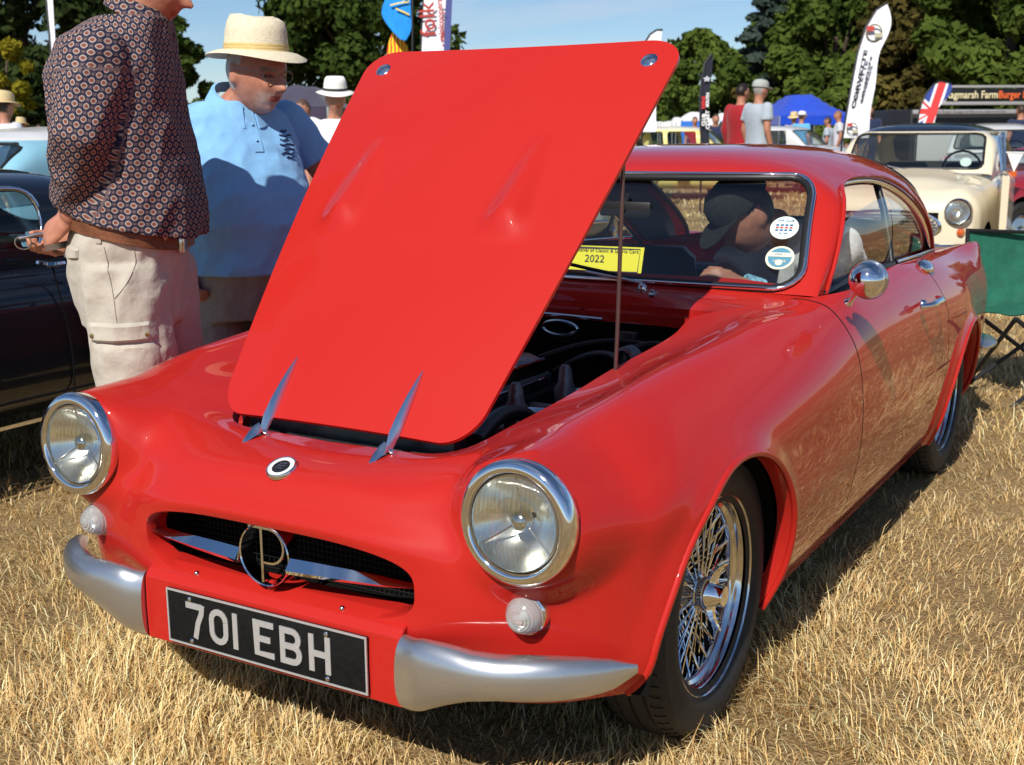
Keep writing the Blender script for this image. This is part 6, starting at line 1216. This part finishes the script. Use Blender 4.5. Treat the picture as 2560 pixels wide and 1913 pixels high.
for nm, cx, cy, r0 in (('emblem_ring', 2183, 83, 19), ('emblem_ring', 2128, 322, 13)):
    rr = r0 / FPX * 19; c = L(cx, cy); MB().tube([Vector((c.x + rr * math.cos(t_), c.y - .055, c.z + rr * 1.05 * math.sin(t_))) for t_ in np.linspace(0, 6.283, 30, endpoint=False)], rr * .13, 8, .5, close=True).build(nm, mat('emblem_gold', (.16, .13, .04), .5), o, 60)
    for s, mm in ((-1, INKR), (1, INKK)): MB().box((c.x + s * rr * .55, c.y - .07, c.z + rr * .12 - .05 * s), (rr * 1.0, .006, rr * .6)).build('emblem_flag', mm if s < 0 else mat('emblem_check', (.45, .42, .3), .6), o)
o, L = flag('black feather flag with red and white lettering by the yellow saloon', [(1780, 136), [(1776, 136), (1762, 158), (1755, 200), (1751, 250), (1752, 310), (1755, 368)], [(1783, 136), (1781, 170), (1776, 210), (1771, 260), (1772, 310), (1774, 368)]], 19, FBk, [(1780, 134), (1762, 158), (1754, 200), (1750, 250), (1751, 310), (1754, 372)], seed=3)
ftext(o, L, 'MINI', 1757, 257, 9, 19, mat('ink_bright_red', (.6, .03, .03), .6), rad(89), sx=1.2); ftext(o, L, 'CLUB', 1757, 300, 8, 19, WHITE, rad(89), sx=1.1); ftext(o, L, 'SOUTH', 1767, 250, 7, 19, WHITE, rad(89), sx=1.1); ftext(o, L, 'COAST', 1767, 300, 9, 19, WHITE, rad(92), sx=1.15)
c = L(1766, 198); MB().prism([Vector((c.x + r_ * math.cos(a) , c.y - .06, c.z + r_ * .8 * math.sin(a))) for a, r_ in zip(np.linspace(.3, 6.58, 11)[:-1], (.065, .035) * 5)], (0, .004, 0)).build('crest', mat('crest_grey', (.5, .52, .56), .5), o)
# union flag feather
UF = mat('union_flag', (.6, .6, .62), .8); t, b = nodes(UF); tcx = NN(t, 'ShaderNodeTexCoord'); spx = NN(t, 'ShaderNodeSeparateXYZ'); t.links.new(tcx.outputs['Generated'], spx.inputs[0])
uu = mnode(t, 'SUBTRACT', mnode(t, 'ADD', spx.outputs[0], mnode(t, 'MULTIPLY', spx.outputs[2], -.45)), .28); vv = mnode(t, 'MULTIPLY', mnode(t, 'SUBTRACT', spx.outputs[2], .36), 1.9)
dc = mnode(t, 'MINIMUM', mnode(t, 'ABSOLUTE', uu), mnode(t, 'ABSOLUTE', vv)); dg = mnode(t, 'MINIMUM', mnode(t, 'ABSOLUTE', mnode(t, 'SUBTRACT', uu, vv)), mnode(t, 'ABSOLUTE', mnode(t, 'ADD', uu, vv)))
isr = mnode(t, 'MAXIMUM', mnode(t, 'LESS_THAN', dc, .115), mnode(t, 'LESS_THAN', dg, .05)); isw = mnode(t, 'MAXIMUM', mnode(t, 'LESS_THAN', dc, .19), mnode(t, 'LESS_THAN', dg, .16))
m1 = NN(t, 'ShaderNodeMix', data_type='RGBA'); m1.inputs['A'].default_value = (.03, .06, .28, 1); m1.inputs['B'].default_value = (.72, .72, .76, 1); t.links.new(isw, m1.inputs['Factor']); m2 = NN(t, 'ShaderNodeMix', data_type='RGBA'); m2.inputs['B'].default_value = (.62, .04, .04, 1); t.links.new(isr, m2.inputs['Factor']); t.links.new(m1.outputs['Result'], m2.inputs['A']); t.links.new(m2.outputs['Result'], b.inputs['Base Color'])
flag('union flag feather banner in front of the burger stand', [(2350, 205), [(2352, 205), (2336, 212), (2318, 232), (2306, 258), (2299, 285), (2295, 320)], [(2355, 205), (2379, 212), (2374, 236), (2352, 262), (2340, 290), (2334, 320)]], 24, UF, [(2378, 209), (2350, 203), (2335, 211), (2316, 232), (2304, 258), (2297, 285), (2293, 320)], wave=.03, seed=5)
# white banner with red lettering, blue hem
o, L = flag('tall white banner with red lettering and blue hem above the bonnet', [(1060, -60), [(1064, -90), (1060, 0), (1056, 70), (1052, 175)], [(1133, -90), (1130, 0), (1126, 70), (1121, 175)]], 21, FW, [(1062, -95), (1058, 0), (1054, 70), (1050, 190)], wave=.02, name='banner', seed=7)
ftext(o, L, 'folk', 1071, 50, 40, 21, mat('ink_brick', (.42, .04, .03), .6), rad(93), sx=1.0); ftext(o, L, '- minicoopers', 1103, 58, 15, 21, mat('ink_brick', (.42, .04, .03), .6), rad(93), sx=1.0)
MB().add([L(1118, -90) + Vector((0, -.03, 0)), L(1135, -90) + Vector((0, -.03, 0)), L(1123, 176) + Vector((0, -.03, 0)), L(1108, 176) + Vector((0, -.03, 0))], [(0, 1, 2, 3)]).build('blue_hem', mat('hem_blue', (.05, .06, .22), .7), o, None)
# blue pennant flag with yellow device over a red and yellow one
o, L = flag('bright blue flag with yellow device flying above the bonnet', [(990, -40), [(985, -60), (962, 0), (954, 30), (968, 62), (1000, 98)], [(1030, -60), (1027, 0), (1028, 40), (1026, 80), (1014, 102)]], 22, FBl, [(1032, -62), (1031, 40), (1031, 200)], name='flag', seed=9)
for P_ in (((976, 14), (1000, 8), (1020, 6)), ((990, 22), (1008, 30), (1024, 38)), ((1008, 2), (1018, -6), (1024, 8))): MB().tube([L(a, b_) + Vector((0, -.06, 0)) for a, b_ in P_], .018, 6, .4).build('device', mat('flag_yellow', (.75, .55, .05), .7), o)
YR = mat('flag_rays', (.8, .6, .02), .8); t, b = nodes(YR); tcx = NN(t, 'ShaderNodeTexCoord'); wv = NN(t, 'ShaderNodeTexWave'); wv.inputs['Scale'].default_value = 2.2; wv.inputs['Distortion'].default_value = 2.5; t.links.new(tcx.outputs['Generated'], wv.inputs['Vector']); t.links.new(ramp(t, wv.outputs['Fac'], ((.45, (.85, .62, .01)), (.55, (.62, .05, .02)))), b.inputs['Base Color'])
flag('red and yellow rayed flag hanging beneath the bright blue flag', [(975, 80), [(982, 78), (972, 105), (966, 150)], [(1012, 104), (1020, 120), (1026, 150)]], 22.4, YR, [(1033, 60), (1033, 120), (1033, 200)], name='flag', seed=10)
# slim white flag far left, tip of a white feather flag above the bonnet
flag('slim white flag with red mark on a tall pole far left', [(112, -40), [(113, -60), (116, 0), (124, 80), (130, 190)], [(130, -60), (132, 0), (138, 90), (137, 190)]], 17, FW, [(112, -64), (115, 0), (123, 80), (131, 200)], wave=.02, seed=11)
flag('white feather flag whose black edged tip shows over the bonnet corner', [(1640, 78), [(1642, 76), (1626, 86), (1616, 102), (1612, 130), (1606, 330)], [(1656, 76), (1654, 90), (1652, 110), (1648, 140), (1640, 330)]], 20, FW, [(1657, 75), (1642, 75), (1626, 85), (1615, 102), (1611, 130), (1605, 335)], wave=.02, seed=12)
def gazebo(label, px0, px1, peak, eave, d, m, depth=3.0, group='gazebos'):
    a = pix(px0, eave, d); b_ = pix(px1, eave, d); w = (b_ - a).length; ze = a.z; zp = pix((px0 + px1) / 2, peak, d).z; c = (a + b_) / 2; o = empty('gazebo', (c.x, c.y, 0), YAW, label, 'gazebo', group); m_ = MB(); nx = 16; V = []
    for i in range(nx + 1):
        for j in range(nx + 1):
            u_, v_ = i / nx * 2 - 1, j / nx * 2 - 1; k = max(abs(u_), abs(v_)); z = ze + .0 + (zp - ze) * (1 - k)**.9 * (1.0) if k < 1 else ze; fl_ = max(0, k - .28) / .72; z = zp - (zp - ze) * fl_ - .05 * math.sin(math.pi * fl_); V.append(Vector((u_ * w / 2, depth / 2 + v_ * depth / 2, z + .03 * mnoise.noise(Vector((u_ * 3, v_ * 3, px0))))))
    obj('canopy', V, gridfaces(nx + 1, nx + 1).tolist(), m, o, 50); m_ = MB()
    R = [[Vector((u_ * w / 2 * 1.003, (depth / 2 + v_ * depth / 2 * 1.003), ze + dz)) for u_, v_ in [(-1 + i / 4, -1) for i in range(8)] + [(1, -1 + i / 4) for i in range(8)] + [(1 - i / 4, 1) for i in range(8)] + [(-1, 1 - i / 4) for i in range(8)]] for dz in (.005, -.22)]; m_.rings(R, cap=False).build('valance', m, o, 40)
    for u_ in (-1, 1):
        for v_ in (0, 1): MB().tube([(u_ * w / 2 * .98, v_ * depth * .99 + .01, 0), (u_ * w / 2 * .98, v_ * depth * .99 + .01, ze)], .025, 6).build('leg', CHROME2, o)
    return o
gazebo('bright blue gazebo among the far crowd', 1948, 2135, 233, 290, 30, cloth('gazebo_blue', (.012, .06, .50), .2, 3), 4.0)
gazebo('dark purple gazebo behind the man in straw hat', 600, 822, 205, 268, 17, cloth('gazebo_purple', (.055, .045, .075), .2, 3), 4.0)
gw = cloth('gazebo_white', (.75, .76, .78), .2, 3)
for a, b_, p_, e_ in ((1600, 1652, 291, 305), (1645, 1690, 292, 306), (1680, 1725, 293, 307), (1705, 1790, 280, 300), (1790, 1860, 283, 302)): gazebo('white peaked gazebo in the far row of stalls', a, b_, p_, e_, 48, gw, 3.0, 'far white gazebos')
for a, b_ in ((1702, 1768), (1800, 1850)): 
    q0, q1 = pix(a, 303, 47.5), pix(b_, 312, 47.5); o = obj('stall_sidewall', [(q0.x, q0.y, .2), (q1.x, q1.y, .2), (q1.x, q1.y, q0.z), (q0.x, q0.y, q0.z), (q0.x, q0.y + .1, .2), (q1.x, q1.y + .1, .2), (q1.x, q1.y + .1, q0.z), (q0.x, q0.y + .1, q0.z)], [(0, 1, 2, 3), (5, 4, 7, 6), (3, 2, 6, 7), (0, 4, 5, 1)], mat('stall_blue', (.02, .16, .60), .7), None, None, label='blue stall sidewall under the far white gazebos', cat='stall', group='blue stall sidewalls')
# white van beside the blue gazebo, tables and bric-a-brac below it
q0, q1 = pix(1908, 275, 34), pix(1956, 275, 34); vw = (q1 - q0).length; c = (q0 + q1) / 2; van = empty('parked_van', (c.x, c.y, 0), YAW, 'white van beside the blue gazebo', 'van'); MB().box((0, .9, 1.05), (vw, 1.8, 1.55), bev=.08).build('body', mat('van_white', (.66, .67, .68), .4), van)
for s in (-1, 1): MB().lathe([(.30, -.1), (.30, .1), (.02, .1)], (s * vw * .3, -.01, .30), (0, 1, 0), 16).build('wheel', RUBBER, van)
MB().box((0, -.002, 1.45), (vw * .7, .01, .45), bev=.01).build('window', BLACK, van)
for i, px_ in enumerate((2005, 2062, 2105)):
    q_ = pix(px_, 345, 26); tb = empty('trestle_table', (q_.x, q_.y, 0), YAW, 'white covered trestle table in front of the blue gazebo', 'table', 'tables by the blue gazebo'); MB().box((0, 0, .74), (1.0, .6, .03), bev=.005).build('top', WHITE, tb); MB().box((0, -.302, .50), (1.0, .01, .48)).build('cloth', cloth('stall_cloth', (.6, .58, .58)), tb)
    for s in (-1, 1): MB().box((.45 * s, .2, .36), (.04, .04, .72)).build('leg', CHROME2, tb)
    rs = random.Random(i)
    for k in range(9):
        hh_ = .08 + .16 * rs.random(); m_ = [mat('ware_pink', (.6, .15, .22), .6), mat('ware_cream', (.62, .55, .42), .6), mat('ware_brown', (.25, .12, .07), .6), WHITE][rs.randrange(4)]; q2 = q_ + RH * (-.42 + .105 * k) + FH * (rs.random() * .3 - .15); g_ = MB(); g_.lathe([(.002, 0), (.05, .0), (.06, hh_ * .5), (.035, hh_ * .9), (.02, hh_), (.002, hh_)], (0, 0, 0), (0, 0, 1), 10); w_ = g_.build('stall_ware', m_, None, 50, label='small ornament set out on a stall table', cat='ornament', group='ornaments on the stall tables'); w_.location = (q2.x, q2.y, .756)
# burger stand
bs = pix(2440, 290, 30); st_ = empty('burger_stand', (bs.x, bs.y, 0), YAW + rad(8), 'burger van with black fascia lettered Burger Bar', 'food stand'); k_ = 30 / FPX
MB().box((0, 1.2, .98), (3.3, 2.2, 1.5), bev=.05).build('body', mat('stand_dark', (.02, .02, .022), .5), st_); MB().box((.1, .07, .75), (3.2, .06, .9), bev=.01).build('counter_front', mat('stand_panel', (.45, .45, .44), .5), st_)
MB().box((.18, -.02, 2.06), (2.55, .08, .30), bev=.01).build('fascia', mat('fascia_black', (.01, .01, .01), .4), st_)
SF = mat('stand_frame', (.30, .30, .31), .5)
for c_, d_ in (((.18, -.03, 2.26), (2.6, .1, .06)), ((.18, -.03, 1.86), (2.6, .12, .08)), ((1.46, -.03, 1.3), (.08, .1, 1.9)), ((-1.12, -.03, 1.9), (.06, .1, .8)), ((1.28, -.03, 1.2), (.06, .08, 1.2)), ((-.2, -.10, 1.66), (3.0, .05, .10))): MB().box(c_, d_, bev=.01).build('frame_bar', SF, st_)
MB().box((-1.0, -.06, 2.04), (.30, .05, .30), bev=.05).build('logo_panel', mat('stand_cream', (.55, .52, .36), .6), st_)
tm = lambda txt, x, z, sz, m, sx=1: textmesh(txt, sz, Matrix.Translation((x, -.066, z)) @ Matrix.Rotation(math.pi / 2, 4, 'X'), m, 'lettering', st_, .002, .004, sx=sx)
tm('Ragmarsh Farm', -.18, 2.06, .25, mat('letter_cream', (.70, .62, .38), .6), .88); tm('Burger Bar', .98, 2.06, .25, mat('letter_orange', (.75, .13, .03), .6), .84)
textmesh('Our Burgers, Sausages and Bacon are made on the farm', .085, Matrix.Translation((-.2, -.128, 1.66)) @ Matrix.Rotation(math.pi / 2, 4, 'X'), mat('letter_dark', (.03, .02, .02), .6), 'lettering', st_, .001, sx=.95)
# ================================================================ crowd
T_ = {k: cloth(k, c) for k, c in dict(crimson=(.32, .016, .022), palegrey=(.36, .41, .46), bottle=(.018, .035, .022), whitetee=(.70, .70, .72), denim=(.22, .26, .33), navy=(.02, .03, .07), sky=(.12, .38, .62), khaki=(.28, .22, .14), buff=(.45, .40, .33), stripe=(.55, .55, .60), olive=(.10, .10, .06)).items()}
def crowd(label, px_, d, headpx, hdg, shirt, tr, hair=(.05, .03, .02), h=None, hat=None, sleeve='short', voxel=.022, **kw):
    p = pix(px_, headpx, d); hgt = h or max(1.5, min(1.95, p.z + .12)); loc = Vector((p.x, p.y, 0)); r = person(label, loc, hdg, hgt, shirt=T_[shirt], trousers=T_[tr], hair=hair, voxel=voxel, sleeve=sleeve, group='visitors walking about the show', pitch=6, shoes=(.03, .03, .03), hem=.88 * hgt / 1.75, **kw)
    if hat: addhat(r[0], r[2], hat[0], mat(hat[1], hat[2], .8), mat(hat[3], hat[4], .8) if len(hat) > 3 else None)
    return r
crowd('man in crimson long sleeved top turned away beside the grey capped man', 1853, 17.4, 225, YAW + rad(35), 'crimson', 'crimson', (.02, .012, .010), sleeve='long', seed=21)
crowd('man in pale grey polo and grey cap walking past the red roof', 1897, 16.6, 222, YAW + rad(25), 'palegrey', 'buff', (.30, .28, .26), shorts=True, hat=('cap', 'cap_grey', (.36, .38, .36)), seed=22)
crowd('man in bottle green shirt and brown hat by the yellow saloon', 1822, 30, 290, YAW + rad(60), 'bottle', 'stripe', hat=('trilby', 'hat_brown', (.36, .22, .10)), h=1.72, seed=23)
crowd('man in white panama hat and open denim shirt looking over the bonnet', 838, 9.2, 247, YAW - rad(75), 'whitetee', 'navy', (.2, .12, .08), hat=('trilby', 'hat_panama', (.78, .77, .72), 'hat_black_band', (.02, .02, .025)), voxel=.016, seed=24)
crowd('man in white tee shirt and sunglasses behind the panama hat', 762, 13, 270, YAW - rad(130), 'whitetee', 'denim', (.10, .06, .04), h=1.66, seed=25)
crowd('visitor in light blue top and white cap by the blue gazebo', 2003, 27, 308, YAW + rad(40), 'sky', 'navy', hat=('cap', 'cap_white', (.7, .7, .7)), h=1.66, seed=26)
crowd('visitor in cream top and straw hat by the blue gazebo', 1985, 27.5, 312, YAW - rad(120), 'buff', 'khaki', hat=('trilby', 'hat_straw', (.62, .48, .25)), h=1.62, seed=27)
crowd('visitor in pale top with bare arms beside the white feather flag', 2098, 27, 302, YAW + rad(170), 'stripe', 'denim', (.25, .12, .05), h=1.68, seed=28)
crowd('visitor in grey top stooping over a stall table', 2072, 27, 318, YAW + rad(150), 'palegrey', 'denim', h=1.55, seed=29)
crowd('man in navy top near the white feather flag', 2172, 24, 285, YAW - rad(90), 'navy', 'navy', h=1.75, seed=30)
crowd('visitor in striped shirt and straw hat beyond the light blue saloon', 8, 12, 285, YAW + rad(60), 'stripe', 'khaki', hat=('trilby', 'hat_straw', (.62, .48, .25)), h=1.68, seed=31)
crowd('visitor in dark shirt and straw hat under the dark oak', 50, 22, 308, YAW + rad(60), 'navy', 'navy', hat=('trilby', 'hat_straw', (.62, .48, .25)), h=1.55, seed=32)
crowd('visitor in white shirt far off under the dark oak', 96, 26, 318, YAW - rad(60), 'whitetee', 'navy', h=1.5, seed=33)
crowd('man in black tee shirt beside the black feather flag', 1789, 24, 305, YAW - rad(90), 'navy', 'whitetee', h=1.6, seed=34)
crowd('pink faced visitor behind the yellow saloon', 1737, 30, 305, YAW - rad(90), 'crimson', 'navy', h=1.6, seed=35)
crowd('man in navy jacket beside the burger stand', 2552, 22, 300, YAW + rad(100), 'navy', 'navy', h=1.7, seed=36)
crowd('bare legged visitor in khaki shorts behind the rear window', 1890, 9.6, 200, YAW + rad(80), 'crimson', 'khaki', h=1.75, seed=37) if False else None
